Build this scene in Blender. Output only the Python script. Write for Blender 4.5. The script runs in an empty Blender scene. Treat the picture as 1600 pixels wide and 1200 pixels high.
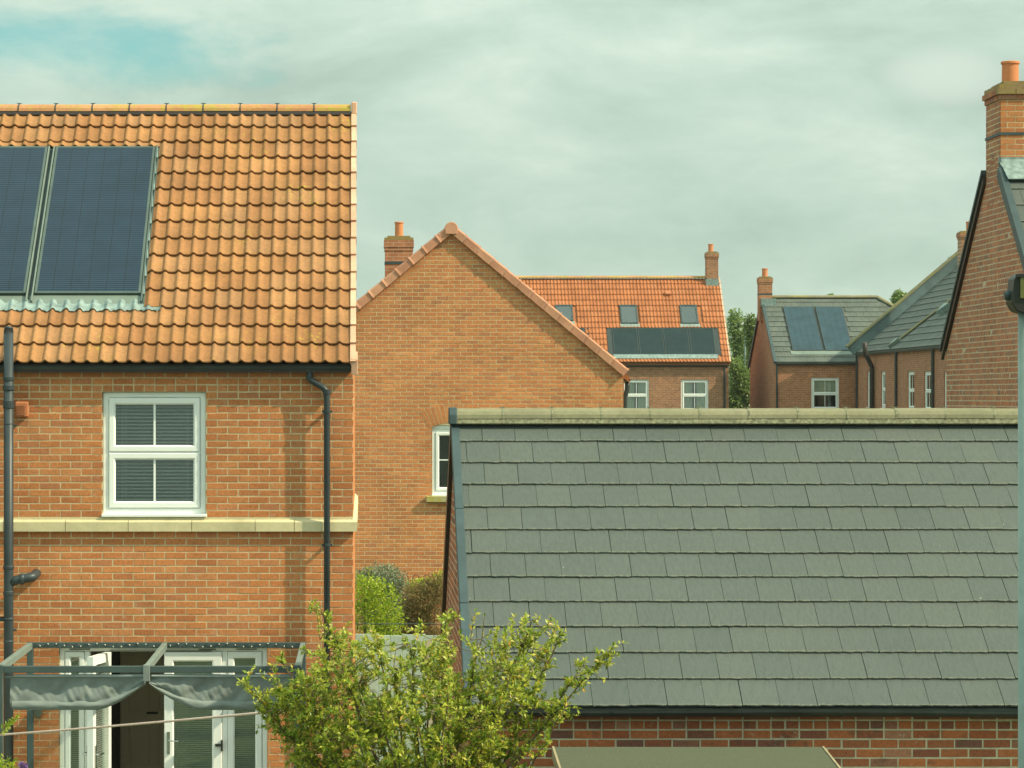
import bpy, bmesh, math, random
from mathutils import Vector, Matrix, noise
R = math.radians
random.seed(7)
scene = bpy.context.scene
COL = scene.collection
# ------------------------------------------------------------------ camera
F, CX, CY, ZC = 4500.0, 565.0, 620.0, 4.8       # focal length and principal point (1600 px wide photograph), eye height
cd = bpy.data.cameras.new('camera'); cam = bpy.data.objects.new('camera', cd); COL.objects.link(cam)
cam.location = (0, 0, ZC); cam.rotation_euler = (R(90), 0, 0)
cd.sensor_width = 36; cd.lens = F/1600*36; cd.shift_x = (800-CX)/1600; cd.shift_y = (CY-600)/1600
cd.clip_start = .1; cd.clip_end = 12000
scene.camera = cam
scene.render.resolution_x = 1024; scene.render.resolution_y = 768
# ------------------------------------------------------------------ world, sun, exposure
SUN = Vector((1, -.32, .90)).normalized()
elev = math.asin(SUN.z)
w = bpy.data.worlds.new('World'); scene.world = w; w.use_nodes = True
nt = w.node_tree; nt.nodes.clear()
def N(t, typ, **kw):
    n = t.nodes.new(typ)
    for k, v in kw.items():
        if k == 'inp':
            for a, b in v.items(): n.inputs[a].default_value = b
        else: setattr(n, k, v)
    return n
def L(t, a, ao, b, bi): t.links.new(a.outputs[ao], b.inputs[bi])
def ramp(t, src, so, stops, interp='LINEAR'):
    r = t.nodes.new('ShaderNodeValToRGB'); r.color_ramp.interpolation = interp
    e = r.color_ramp.elements
    while len(e) < len(stops): e.new(.5)
    for i, (p, c) in enumerate(stops):
        e[i].position = p; e[i].color = (c[0], c[1], c[2], 1) if not isinstance(c, (int, float)) else (c, c, c, 1)
    L(t, src, so, r, 'Fac'); return r
def mth(t, op, a=None, ao=0, b=None, bo=0, va=None, vb=None, clamp=False):
    n = t.nodes.new('ShaderNodeMath'); n.operation = op; n.use_clamp = clamp
    if a is not None: t.links.new(a.outputs[ao], n.inputs[0])
    if va is not None: n.inputs[0].default_value = va
    if b is not None: t.links.new(b.outputs[bo], n.inputs[1])
    if vb is not None: n.inputs[1].default_value = vb
    return n
def mix(t, fac, fo, a, ao, b, bo, blend='MIX'):
    n = t.nodes.new('ShaderNodeMix'); n.data_type = 'RGBA'; n.blend_type = blend
    if isinstance(fac, (int, float)): n.inputs[0].default_value = fac
    else: t.links.new(fac.outputs[fo], n.inputs[0])
    for s, o, i in ((a, ao, 6), (b, bo, 7)):
        if isinstance(s, tuple): n.inputs[i].default_value = (s[0], s[1], s[2], 1)
        else: t.links.new(s.outputs[o], n.inputs[i])
    return n
sky = N(nt, 'ShaderNodeTexSky', sky_type='NISHITA', sun_disc=False)
sky.sun_elevation = elev; sky.sun_rotation = math.atan2(SUN.x, SUN.y)
tc = N(nt, 'ShaderNodeTexCoord')
mp = N(nt, 'ShaderNodeMapping', inp={'Scale': (1.0, 1.0, 2.6), 'Rotation': (0, R(14), 0)}); L(nt, tc, 'Generated', mp, 'Vector')
n1 = N(nt, 'ShaderNodeTexNoise', inp={'Scale': 12.0, 'Detail': 9, 'Roughness': .60, 'Distortion': .25}); L(nt, mp, 0, n1, 'Vector')
n2 = N(nt, 'ShaderNodeTexNoise', inp={'Scale': 3.1, 'Detail': 3, 'Roughness': .5}); L(nt, mp, 0, n2, 'Vector')
ns = mth(nt, 'MULTIPLY', n1, 0, vb=.62); ns2 = mth(nt, 'MULTIPLY', n2, 0, vb=.38); nsum = mth(nt, 'ADD', ns, 0, ns2, 0)
cl = ramp(nt, nsum, 0, [(.38, (.330, .428, .370)), (.46, (.395, .505, .435)), (.53, (.455, .563, .485)), (.62, (.55, .645, .56))])
# clear gap in the cloud, soft edged
sep = N(nt, 'ShaderNodeSeparateXYZ'); L(nt, tc, 'Generated', sep, 0)
gx = mth(nt, 'ADD', sep, 0, vb=.100); gx = mth(nt, 'DIVIDE', gx, 0, vb=.066); gx = mth(nt, 'MULTIPLY', gx, 0, gx, 0)
gz = mth(nt, 'SUBTRACT', sep, 2, vb=.121); gz = mth(nt, 'DIVIDE', gz, 0, vb=.0155); gz = mth(nt, 'MULTIPLY', gz, 0, gz, 0)
gd = mth(nt, 'ADD', gx, 0, gz, 0); nz = mth(nt, 'MULTIPLY', n1, 0, vb=5.5); gd = mth(nt, 'ADD', gd, 0, nz, 0)
gap = ramp(nt, gd, 0, [(0, 0), (1, 1)]); 
mr = N(nt, 'ShaderNodeMapRange', inp={1: 2.3, 2: 4.1, 3: .75, 4: 0.0}); mr.interpolation_type = 'SMOOTHSTEP'; L(nt, gd, 0, mr, 0)
nt.nodes.remove(gap)
skm = mix(nt, 1.0, 0, sky, 0, (.042, .104, .090), 0, 'MULTIPLY')
# overcast luminance rises towards the zenith
ze = mth(nt, 'MAXIMUM', sep, 2, vb=0.0); ze = mth(nt, 'MULTIPLY', ze, 0, vb=1.7); ze = mth(nt, 'ADD', ze, 0, vb=.90)
px2 = mth(nt, 'SUBTRACT', sep, 0, vb=.197); px2 = mth(nt, 'DIVIDE', px2, 0, vb=.017); px2 = mth(nt, 'MULTIPLY', px2, 0, px2, 0)
pz2 = mth(nt, 'SUBTRACT', sep, 2, vb=.109); pz2 = mth(nt, 'DIVIDE', pz2, 0, vb=.0085); pz2 = mth(nt, 'MULTIPLY', pz2, 0, pz2, 0)
pd = mth(nt, 'ADD', px2, 0, pz2, 0); pn = mth(nt, 'MULTIPLY', n1, 0, vb=7.0); pd = mth(nt, 'ADD', pd, 0, pn, 0)
pm = N(nt, 'ShaderNodeMapRange', inp={1: 2.6, 2: 5.0, 3: .45, 4: 0.0}); pm.interpolation_type = 'SMOOTHSTEP'; L(nt, pd, 0, pm, 0)
cl = mix(nt, pm, 0, cl, 0, (.66, .72, .63), 0)
clz = mix(nt, 1.0, 0, cl, 2, ze, 0, 'MULTIPLY')
fin = mix(nt, mr, 0, clz, 2, skm, 2)
bg = N(nt, 'ShaderNodeBackground', inp={'Strength': 1.0}); L(nt, fin, 2, bg, 0)
wo = N(nt, 'ShaderNodeOutputWorld'); L(nt, bg, 0, wo, 0)
sd = bpy.data.lights.new('sun', 'SUN'); sd.energy = 5.0; sd.angle = R(.6); sd.color = (1.0, .885, .62)
so = bpy.data.objects.new('sun', sd); COL.objects.link(so); so.location = (40, -10, 40)
so.rotation_euler = SUN.to_track_quat('Z', 'Y').to_euler()
scene.view_settings.view_transform = 'Standard'; scene.view_settings.look = 'None'
scene.view_settings.exposure = 0.30; scene.view_settings.gamma = 1
try: scene.view_settings.use_curve_mapping = False
except Exception: pass
scene.render.engine = 'CYCLES'
scene.cycles.max_bounces = 6; scene.cycles.transparent_max_bounces = 12

# ------------------------------------------------------------------ helpers
def P(px, py, Y): return Vector(((px-CX)/F*Y, Y, ZC+(CY-py)/F*Y))
def XA(px, Y): return (px-CX)/F*Y
def ZA(py, Y): return ZC+(CY-py)/F*Y
def proj(v): return (CX+v.x/v.y*F, CY-(v.z-ZC)/v.y*F)
def put(o, parent):
    if parent is not None:
        o.parent = parent; o.matrix_parent_inverse = Matrix.Translation(-Vector(parent.get('_l', (0, 0, 0))))
def empty(name, loc, label, cat, group=None):
    o = bpy.data.objects.new(name, None); COL.objects.link(o); o.location = loc; o.empty_display_size = .3
    o['_l'] = tuple(loc); o['label'] = label; o['category'] = cat
    if group: o['group'] = group
    return o
class MB:
    def __init__(s, M=None): s.v = []; s.f = []; s.r = []; s.M = M; s.e = []
    def add(s, vs, fs, rnd=0.5, edge=None):
        b = len(s.v)
        for v in vs:
            v = Vector(v); s.v.append(s.M @ v if s.M else v)
        s.e.extend(edge if edge else [0.0]*len(vs))
        for f in fs: s.f.append([b+i for i in f]); s.r.append(rnd)
        return s
    def box(s, x0, x1, y0, y1, z0, z1, rnd=.5):
        return s.add([(x0,y0,z0),(x1,y0,z0),(x1,y1,z0),(x0,y1,z0),(x0,y0,z1),(x1,y0,z1),(x1,y1,z1),(x0,y1,z1)],
                     [(0,3,2,1),(4,5,6,7),(0,1,5,4),(1,2,6,5),(2,3,7,6),(3,0,4,7)], rnd)
    def prism(s, pts, ext, rnd=.5):
        n = len(pts); e = Vector(ext); a = [Vector(p) for p in pts]
        return s.add(a+[p+e for p in a], [list(range(n))[::-1], list(range(n, 2*n))]+[(i, (i+1) % n, n+(i+1) % n, n+i) for i in range(n)], rnd)
    def tube(s, path, r, seg=10, caps=True, rnd=.5):
        path = [Vector(p) for p in path]; n = len(path); rs = r if isinstance(r, (list, tuple)) else [r]*n
        vs = []; up = None
        for i, p in enumerate(path):
            t = (path[min(i+1, n-1)]-path[max(i-1, 0)]).normalized()
            if up is None: up = Vector((0, 0, 1)) if abs(t.z) < .9 else Vector((1, 0, 0))
            a = t.cross(up).normalized(); up = a.cross(t).normalized()
            for k in range(seg):
                an = 2*math.pi*k/seg; vs.append(p+(a*math.cos(an)+up*math.sin(an))*rs[i])
        fs = [(i*seg+k, i*seg+(k+1) % seg, (i+1)*seg+(k+1) % seg, (i+1)*seg+k) for i in range(n-1) for k in range(seg)]
        if caps: fs += [list(range(seg))[::-1], list(range((n-1)*seg, n*seg))]
        return s.add(vs, fs, rnd)
    def lathe(s, c, prof, seg=20, rnd=.5):
        c = Vector(c); vs = [c+Vector((r*math.cos(2*math.pi*k/seg), r*math.sin(2*math.pi*k/seg), z)) for r, z in prof for k in range(seg)]
        fs = [(i*seg+k, i*seg+(k+1) % seg, (i+1)*seg+(k+1) % seg, (i+1)*seg+k) for i in range(len(prof)-1) for k in range(seg)]
        fs.append(list(range((len(prof)-1)*seg, len(prof)*seg))); fs.append(list(range(seg))[::-1])
        return s.add(vs, fs, rnd)
    def ring(s, u0, u1, z0, z1, t, d0, d1, bev=.01, rnd=.5):
        # rectangular frame with a splayed inner edge; d0 = front, d1 = back
        def lp(i, d): return [(u0+i, d, z0+i), (u1-i, d, z0+i), (u1-i, d, z1-i), (u0+i, d, z1-i)]
        loops = [lp(0, d1), lp(0, d0+bev*.4), lp(bev*.4, d0), lp(t-bev, d0), lp(t, d0+bev), lp(t, d1)]
        vs = [v for l in loops for v in l]; fs = []
        for i in range(6):
            j = (i+1) % 6
            for k in range(4): fs.append((i*4+k, i*4+(k+1) % 4, j*4+(k+1) % 4, j*4+k))
        return s.add(vs, fs, rnd)
    def mesh(s, name, mat, smooth=False, bevel=0):
        me = bpy.data.meshes.new(name); me.from_pydata([tuple(v) for v in s.v], [], s.f)
        if bevel:
            bm = bmesh.new(); bm.from_mesh(me)
            bmesh.ops.bevel(bm, geom=bm.edges[:], offset=bevel, segments=1, affect='EDGES', clamp_overlap=True)
            bm.to_mesh(me); bm.free()
        else:
            a = me.attributes.new('rnd', 'FLOAT', 'FACE'); a.data.foreach_set('value', s.r)
            if any(s.e):
                a = me.attributes.new('edge', 'FLOAT', 'POINT'); a.data.foreach_set('value', s.e)
        bm = bmesh.new(); bm.from_mesh(me); bmesh.ops.recalc_face_normals(bm, faces=bm.faces[:]); bm.to_mesh(me); bm.free()
        if smooth: me.polygons.foreach_set('use_smooth', [True]*len(me.polygons))
        me.materials.append(mat); return me
    def build(s, name, mat, parent=None, kind=None, smooth=False, bevel=0, label=None, origin=None):
        if origin is not None:
            o_ = Vector(origin); s.v = [v-o_ for v in s.v]
        me = s.mesh(name, mat, smooth, bevel); o = bpy.data.objects.new(name, me); COL.objects.link(o)
        if origin is not None: o.location = origin
        put(o, parent)
        if kind: o['kind'] = kind
        if label: o['label'] = label
        return o
def inst(name, me, M, parent):
    o = bpy.data.objects.new(name, me); COL.objects.link(o); put(o, parent); o.matrix_basis = M; return o
def tag(o, label, cat, group=None):
    o['label'] = label; o['category'] = cat
    if group: o['group'] = group
    return o

# ------------------------------------------------------------------ materials
def newmat(name):
    m = bpy.data.materials.new(name); m.use_nodes = True; t = m.node_tree
    b = t.nodes['Principled BSDF']; b.inputs['Roughness'].default_value = .85
    try: b.inputs['Specular IOR Level'].default_value = .3
    except Exception: pass
    return m, t, b
def pos(t, scale=(1, 1, 1)):
    g = N(t, 'ShaderNodeNewGeometry'); m = N(t, 'ShaderNodeMapping', inp={'Scale': scale}); L(t, g, 'Position', m, 0); return m
def nse(t, v, scale, detail=4, rough=.55):
    n = N(t, 'ShaderNodeTexNoise', inp={'Scale': scale, 'Detail': detail, 'Roughness': rough}); L(t, v, 0, n, 'Vector'); return n
def bump(t, b, h, ho, strength=.3, dist=.01):
    n = N(t, 'ShaderNodeBump', inp={'Strength': strength, 'Distance': dist}); L(t, h, ho, n, 'Height'); L(t, n, 0, b, 'Normal')
def plain(name, col, rough=.6, var=.12, scale=9, metal=0, bmp=0, bscale=60, spec=.3):
    m, t, b = newmat(name); v = pos(t); n = nse(t, v, scale, 5)
    c2 = tuple(max(0, x*(1-var)) for x in col); c3 = tuple(min(1, x*(1+var)) for x in col)
    r = ramp(t, n, 0, [(.3, c2), (.7, c3)]); L(t, r, 0, b, 'Base Color')
    b.inputs['Roughness'].default_value = rough; b.inputs['Metallic'].default_value = metal
    try: b.inputs['Specular IOR Level'].default_value = spec
    except Exception: pass
    if bmp: bump(t, b, nse(t, v, bscale, 4), 0, bmp, .01)
    return m
def brickmat(name, cols, stain=.0, dark=0.0, rough=.92):
    m, t, b = newmat(name); v = pos(t)
    at = N(t, 'ShaderNodeAttribute', attribute_name='rnd')
    k = len(cols); r = ramp(t, at, 'Fac', [(i/(k-1), c) for i, c in enumerate(cols)])
    n = nse(t, v, 38, 6, .65); rr = ramp(t, n, 0, [(.25, .66), (.5, 1.0), (.78, 1.28)])
    c = mix(t, 1.0, 0, r, 0, rr, 0, 'MULTIPLY')
    n2 = nse(t, v, 1.3, 5, .65); r2 = ramp(t, n2, 0, [(.3, .78), (.7, 1.15)])
    c = mix(t, 1.0, 0, c, 2, r2, 0, 'MULTIPLY')
    if dark:
        n4 = nse(t, v, 9, 3, .6); r4 = ramp(t, n4, 0, [(.56, 0.0), (.70, dark)])
        c = mix(t, r4, 0, c, 2, (.085, .06, .052), 0)
    if stain:
        n3 = nse(t, v, 6.5, 5, .7); r3 = ramp(t, n3, 0, [(.62, 0.0), (.76, stain)])
        c = mix(t, r3, 0, c, 2, (.62, .56, .46), 0)
    L(t, c, 2, b, 'Base Color'); b.inputs['Roughness'].default_value = rough
    bump(t, b, nse(t, v, 160, 5, .7), 0, .55, .004)
    return m
def brickpattern(name, c1, c2, mort, axis, dark=.25):
    # far-off brick walls: bricks too small in the picture to pick apart
    m, t, b = newmat(name); g = N(t, 'ShaderNodeNewGeometry'); s = N(t, 'ShaderNodeSeparateXYZ'); L(t, g, 'Position', s, 0)
    c = N(t, 'ShaderNodeCombineXYZ'); L(t, s, axis, c, 0); L(t, s, 2, c, 1)
    br = N(t, 'ShaderNodeTexBrick', offset=.5, inp={'Scale': 1.0, 'Mortar Size': .0055, 'Bias': -.1, 'Brick Width': .225, 'Row Height': .075, 'Mortar Smooth': .2,
        'Color1': (*c1, 1), 'Color2': (*c2, 1), 'Mortar': (*mort, 1)}); L(t, c, 0, br, 'Vector')
    v = pos(t); n = nse(t, v, 5, 5, .7); rr = ramp(t, n, 0, [(.28, .72), (.5, 1), (.75, 1.22)]); cc = mix(t, 1.0, 0, br, 0, rr, 0, 'MULTIPLY')
    vs = pos(t, (3, 3, 13)); n2 = nse(t, vs, 1.6, 4, .6); r2 = ramp(t, n2, 0, [(.58, 0.0), (.68, dark)]); cc = mix(t, r2, 0, cc, 2, (.06, .052, .048), 0)
    L(t, cc, 2, b, 'Base Color'); b.inputs['Roughness'].default_value = .92
    bump(t, b, br, 'Fac', -.3, .01); return m
def tilemat(name, cols, moss=None, mossamt=(.60, .70), grain=1.0, edgecol=None, rough=.8):
    m, t, b = newmat(name); v = pos(t)
    at = N(t, 'ShaderNodeAttribute', attribute_name='rnd')
    k = len(cols); r = ramp(t, at, 'Fac', [(i/(k-1), c) for i, c in enumerate(cols)])
    n = nse(t, v, 26, 6, .68); rr = ramp(t, n, 0, [(.25, 1-.28*grain), (.5, 1), (.78, 1+.22*grain)])
    c = mix(t, 1.0, 0, r, 0, rr, 0, 'MULTIPLY')
    n2 = nse(t, v, 1.7, 5, .65); r2 = ramp(t, n2, 0, [(.3, .78), (.7, 1.14)]); c = mix(t, 1.0, 0, c, 2, r2, 0, 'MULTIPLY')
    if moss:
        n3 = nse(t, v, 17, 6, .72); n4 = nse(t, v, 1.3, 2, .5); a = mth(t, 'MULTIPLY', n3, 0, vb=.6); a2 = mth(t, 'MULTIPLY', n4, 0, vb=.4); a = mth(t, 'ADD', a, 0, a2, 0)
        r3 = ramp(t, a, 0, [(mossamt[0], 0.0), (mossamt[1], .9)]); c = mix(t, r3, 0, c, 2, moss, 0)
    if edgecol:
        ea = N(t, 'ShaderNodeAttribute', attribute_name='edge'); n5 = nse(t, v, 75, 4, .7); e1 = mth(t, 'MULTIPLY', ea, 2, n5, 0)
        r5 = ramp(t, e1, 0, [(.40, 0.0), (.62, .8)]); c = mix(t, r5, 0, c, 2, edgecol, 0)
    L(t, c, 2, b, 'Base Color'); b.inputs['Roughness'].default_value = rough
    bump(t, b, nse(t, v, 110, 6, .7), 0, .5, .005); return m
def slatemat(name, cols):
    m, t, b = newmat(name); v = pos(t, (1, 1, 1))
    at = N(t, 'ShaderNodeAttribute', attribute_name='rnd'); k = len(cols)
    r = ramp(t, at, 'Fac', [(i/(k-1), c) for i, c in enumerate(cols)])
    tcn = N(t, 'ShaderNodeTexCoord'); oi = N(t, 'ShaderNodeObjectInfo')
    mpn = N(t, 'ShaderNodeMapping', inp={'Scale': (16, 5.5, 5), 'Rotation': (0, 0, R(14))}); L(t, tcn, 'Object', mpn, 0); L(t, oi, 'Location', mpn, 'Location')
    n = nse(t, mpn, 2.3, 7, .68); rr = ramp(t, n, 0, [(.28, .84), (.5, 1), (.75, 1.13)]); c = mix(t, 1.0, 0, r, 0, rr, 0, 'MULTIPLY')
    n2 = nse(t, v, .8, 4, .6); r2 = ramp(t, n2, 0, [(.3, .95), (.7, 1.05)]); c = mix(t, 1.0, 0, c, 2, r2, 0, 'MULTIPLY')
    ea = N(t, 'ShaderNodeAttribute', attribute_name='edge'); n5 = nse(t, v, 55, 5, .75); e1 = mth(t, 'MULTIPLY', ea, 2, n5, 0)
    r5 = ramp(t, e1, 0, [(.42, 0.0), (.64, .65)]); c = mix(t, r5, 0, c, 2, (.21, .21, .145), 0)
    n6 = nse(t, v, 30, 3, .5); r6 = ramp(t, n6, 0, [(.76, 0.0), (.78, .7)]); c = mix(t, r6, 0, c, 2, (.42, .42, .34), 0)
    L(t, c, 2, b, 'Base Color'); b.inputs['Roughness'].default_value = .72
    bump(t, b, n, 0, .55, .006); return m
def leafmat(name, cols, trans=.35):
    m, t, b = newmat(name); at = N(t, 'ShaderNodeAttribute', attribute_name='rnd'); k = len(cols)
    r = ramp(t, at, 'Fac', [(i/(k-1), c) for i, c in enumerate(cols)])
    L(t, r, 0, b, 'Base Color'); b.inputs['Roughness'].default_value = .38
    tr = N(t, 'ShaderNodeBsdfTranslucent'); L(t, r, 0, tr, 0)
    mx = N(t, 'ShaderNodeMixShader', inp={0: trans}); L(t, b, 0, mx, 1); L(t, tr, 0, mx, 2)
    L(t, mx, 0, t.nodes['Material Output'], 0); return m
def glassmat(name, tint=(.88, .93, .91), refl=.05):
    m, t, b = newmat(name); t.nodes.remove(b)
    tr = N(t, 'ShaderNodeBsdfTransparent', inp={0: (*tint, 1)}); gl = N(t, 'ShaderNodeBsdfGlossy', inp={0: (.9, .95, .93, 1), 1: .03})
    fr = N(t, 'ShaderNodeFresnel', inp={0: 1.5}); f2 = mth(t, 'ADD', fr, 0, vb=refl)
    mx = N(t, 'ShaderNodeMixShader'); L(t, f2, 0, mx, 0); L(t, tr, 0, mx, 1); L(t, gl, 0, mx, 2); L(t, mx, 0, t.nodes['Material Output'], 0); return m
def panelmat(name, sx, sy, base=(.007, .017, .034), line=(.036, .072, .100)):
    # photovoltaic cells: fine busbars across, faint cell gaps up and down (object coordinates, metres)
    m, t, b = newmat(name); tcn = N(t, 'ShaderNodeTexCoord'); s = N(t, 'ShaderNodeSeparateXYZ'); L(t, tcn, 'Object', s, 0)
    fy = mth(t, 'DIVIDE', s, 1, vb=sy); fy = mth(t, 'FRACT', fy); ly = mth(t, 'LESS_THAN', fy, 0, vb=.22)
    fx = mth(t, 'DIVIDE', s, 0, vb=sx); fx = mth(t, 'FRACT', fx); lx = mth(t, 'LESS_THAN', fx, 0, vb=.035)
    v = pos(t); n = nse(t, v, 3, 3); rb = ramp(t, n, 0, [(.3, base), (.7, tuple(x*1.5 for x in base))])
    l2 = mth(t, 'MULTIPLY', ly, 0, vb=.75)
    c = mix(t, l2, 0, rb, 0, line, 0); c = mix(t, lx, 0, c, 2, (.01, .014, .02), 0)
    L(t, c, 2, b, 'Base Color'); b.inputs['Roughness'].default_value = .18
    try: b.inputs['Specular IOR Level'].default_value = .16
    except Exception: pass
    return m

M_brickA = brickmat('brick_orange_red', [(.41,.150,.058),(.49,.186,.067),(.52,.207,.076),(.465,.170,.062),(.54,.228,.09),(.42,.165,.076)], stain=.35)
M_brickB = brickmat('brick_buff_orange', [(.47,.183,.072),(.56,.226,.088),(.59,.255,.102),(.52,.197,.078),(.57,.217,.083),(.44,.185,.09)], stain=.3)
M_brickC = brickmat('brick_dark_red', [(.34,.10,.045),(.42,.135,.055),(.24,.085,.055),(.46,.15,.06),(.17,.075,.06),(.44,.20,.12)], stain=.6, dark=.5)
M_brickD = brickmat('brick_brown_red', [(.32,.13,.075),(.40,.165,.088),(.28,.135,.09),(.43,.185,.092),(.24,.145,.11)], stain=.2, dark=.3)
M_mortA = plain('mortar_cream', (.53,.44,.27), .95, .18, 14, bmp=.3)
M_mortC = plain('mortar_grey', (.50,.48,.35), .95, .18, 14, bmp=.3)
M_mortE = plain('mortar_buff', (.44,.38,.27), .95, .18, 14, bmp=.3)
M_farbX = brickpattern('far_brick_front', (.30,.135,.075), (.40,.185,.095), (.40,.33,.24), 0, .35)
M_farbX2 = brickpattern('far_brick_front_red', (.34,.135,.065), (.42,.175,.085), (.42,.33,.23), 0, .0)
M_farbY = brickpattern('far_brick_side', (.31,.125,.07), (.39,.165,.085), (.38,.30,.21), 1, .0)
M_tileO = tilemat('terracotta_tile', [(.275,.122,.046),(.345,.166,.062),(.305,.140,.054),(.365,.182,.074),(.325,.166,.074)], moss=(.40,.32,.03), mossamt=(.60,.68), grain=1.0)
M_tileF = tilemat('terracotta_tile_far', [(.34,.115,.043),(.39,.138,.052),(.365,.126,.048),(.40,.15,.062)], grain=.7)
M_ridgeO = tilemat('ridge_tile_lichen', [(.44,.20,.09),(.50,.25,.12)], moss=(.36,.30,.045), mossamt=(.47,.58))
M_verge = tilemat('verge_cap_pink', [(.62,.36,.24),(.68,.42,.29),(.58,.32,.21)], grain=.4)
M_vergeB = tilemat('verge_tile_pink', [(.50,.235,.145),(.56,.28,.175),(.47,.21,.13)], grain=.5)
M_slate = slatemat('grey_slate_tile', [(.070,.085,.078),(.079,.093,.084),(.074,.088,.080),(.084,.097,.086),(.072,.088,.081)])
M_slateF = tilemat('grey_slate_far', [(.085,.105,.095),(.10,.116,.102),(.093,.108,.095)], grain=.5)
M_ridgeG = tilemat('ridge_tile_stone', [(.185,.18,.105),(.215,.205,.125),(.195,.185,.115)], moss=(.20,.22,.07), mossamt=(.58,.70), grain=.7)
M_bedding = plain('mossy_mortar', (.19,.19,.12), .95, .5, 30, bmp=.6)
M_ridgeM = tilemat('ridge_tile_mossy', [(.20,.185,.115),(.22,.20,.125)], moss=(.25,.22,.05), mossamt=(.5,.6))
M_white = plain('white_upvc', (.80,.83,.81), .35, .03, 3, spec=.5)
M_black = plain('black_pvc', (.030,.038,.038), .42, .25, 6, spec=.4)
M_blackbrown = plain('dark_brown_paint', (.040,.030,.026), .5, .2, 6)
M_pipe = plain('grey_black_pvc', (.030,.042,.048), .45, .3, 3, spec=.4)
M_trim = plain('blue_grey_trim', (.042,.068,.074), .55, .2, 4)
M_lead = plain('lead_flashing', (.20,.27,.26), .55, .35, 12, bmp=.4, bscale=25)
M_leadW = plain('weathered_lead', (.115,.165,.17), .6, .3, 1.6)
M_alu = plain('grey_aluminium', (.070,.100,.092), .5, .2, 3)
M_aluL = plain('light_aluminium', (.15,.19,.165), .45, .15, 3)
M_panel = panelmat('solar_cells', .196, .0385)
M_panelF = panelmat('solar_cells_far', .25, .12, (.014,.027,.030), (.020,.036,.039))
M_panelG = panelmat('solar_cells_blue', .25, .10, (.022,.046,.062), (.030,.056,.072))
M_glass = glassmat('window_glass')
M_glassS = glassmat('skylight_glass', (.62,.72,.74), .12)
M_blind = plain('grey_blind', (.86,.88,.81), .6, .06, 5)
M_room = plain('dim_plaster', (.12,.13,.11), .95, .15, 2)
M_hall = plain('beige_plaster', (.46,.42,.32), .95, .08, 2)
M_curtain = plain('cream_curtain', (.80,.78,.64), .9, .12, 4)
M_idoor = plain('painted_inner_door', (.58,.50,.37), .6, .05, 3)
M_stone = tilemat('cast_stone', [(.56,.50,.30),(.60,.53,.33),(.53,.47,.28)], moss=(.30,.30,.14), mossamt=(.64,.78), grain=.35)
M_sill = tilemat('stone_sill', [(.42,.40,.24),(.45,.42,.26)], moss=(.40,.33,.05), mossamt=(.52,.62), grain=.5)
M_pot = plain('terracotta_pot', (.55,.21,.09), .8, .12, 5, bmp=.2)
M_moss = tilemat('mossy_cap', [(.24,.17,.08),(.30,.21,.10)], moss=(.27,.23,.03), mossamt=(.46,.62))
M_pergola = plain('pergola_steel', (.055,.085,.085), .5, .12, 4, spec=.4)
M_pergolaL = plain('pergola_steel_rail', (.17,.22,.20), .5, .12, 4)
M_fabric = plain('grey_canvas', (.20,.235,.225), .85, .12, 7, bmp=.3, bscale=220)
M_rope = plain('pink_cord', (.70,.50,.44), .8, .15, 40)
M_chrome = plain('steel', (.45,.47,.45), .25, .05, 5, metal=1)
M_felt = plain('green_mineral_felt', (.088,.097,.060), .95, .25, 90, bmp=.8, bscale=320)
M_timber = plain('shed_timber', (.27,.22,.13), .85, .25, 8, bmp=.3)
M_fence = plain('pale_mint_fence_paint', (.36,.52,.50), .8, .14, 5, bmp=.3)
M_conc = plain('pale_concrete', (.45,.45,.37), .95, .18, 12, bmp=.4)
M_bark = plain('bark', (.13,.095,.06), .9, .35, 30, bmp=.5)
M_barkY = plain('young_twig', (.12,.085,.04), .85, .25, 30)
M_rust = plain('rusty_iron', (.13,.06,.04), .9, .3, 30)
M_bulb = plain('clear_bulb', (.70,.72,.62), .2, .1, 20, spec=.6)
M_lampgrey = plain('galvanised_post', (.20,.27,.25), .5, .15, 10, spec=.4)
M_lamphead = plain('black_lamp_housing', (.025,.028,.024), .45, .2, 10)
M_lamplens = plain('yellowed_lamp_lens', (.115,.12,.03), .25, .15, 10, spec=.5)
M_vent = plain('terracotta_vent', (.42,.16,.07), .8, .12, 10)
M_olight = plain('grey_plastic', (.16,.18,.14), .5, .1, 10)
M_ground = plain('lawn_and_earth', (.085,.105,.04), .95, .35, 1.2, bmp=.5, bscale=20)
M_hill = plain('hillside', (.09,.13,.07), .95, .3, .006)
M_leafT = leafmat('tree_leaf', [(.10,.17,.022),(.22,.32,.036),(.40,.47,.05),(.58,.54,.08),(.30,.40,.05),(.66,.60,.20),(.22,.31,.036),(.64,.34,.07)], .38)
M_leafG = leafmat('bright_green_leaf', [(.12,.20,.012),(.24,.36,.02),(.36,.46,.03),(.46,.48,.05),(.19,.29,.02)], .4)
M_leafS = leafmat('sage_leaf', [(.12,.16,.09),(.21,.26,.16),(.28,.32,.20)], .25)
M_leafB = leafmat('brown_shrub_leaf', [(.10,.075,.02),(.19,.14,.05),(.26,.19,.07),(.15,.13,.035)], .3)
M_leafF = leafmat('far_tree_leaf', [(.14,.21,.062),(.21,.30,.09),(.27,.36,.11),(.18,.26,.08)], .25)
M_leafL = leafmat('far_pale_tree_leaf', [(.10,.16,.035),(.15,.22,.05),(.19,.26,.065),(.13,.19,.045)], .3)
M_purple = leafmat('purple_flower', [(.22,.13,.36),(.32,.20,.46)], .3)

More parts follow.
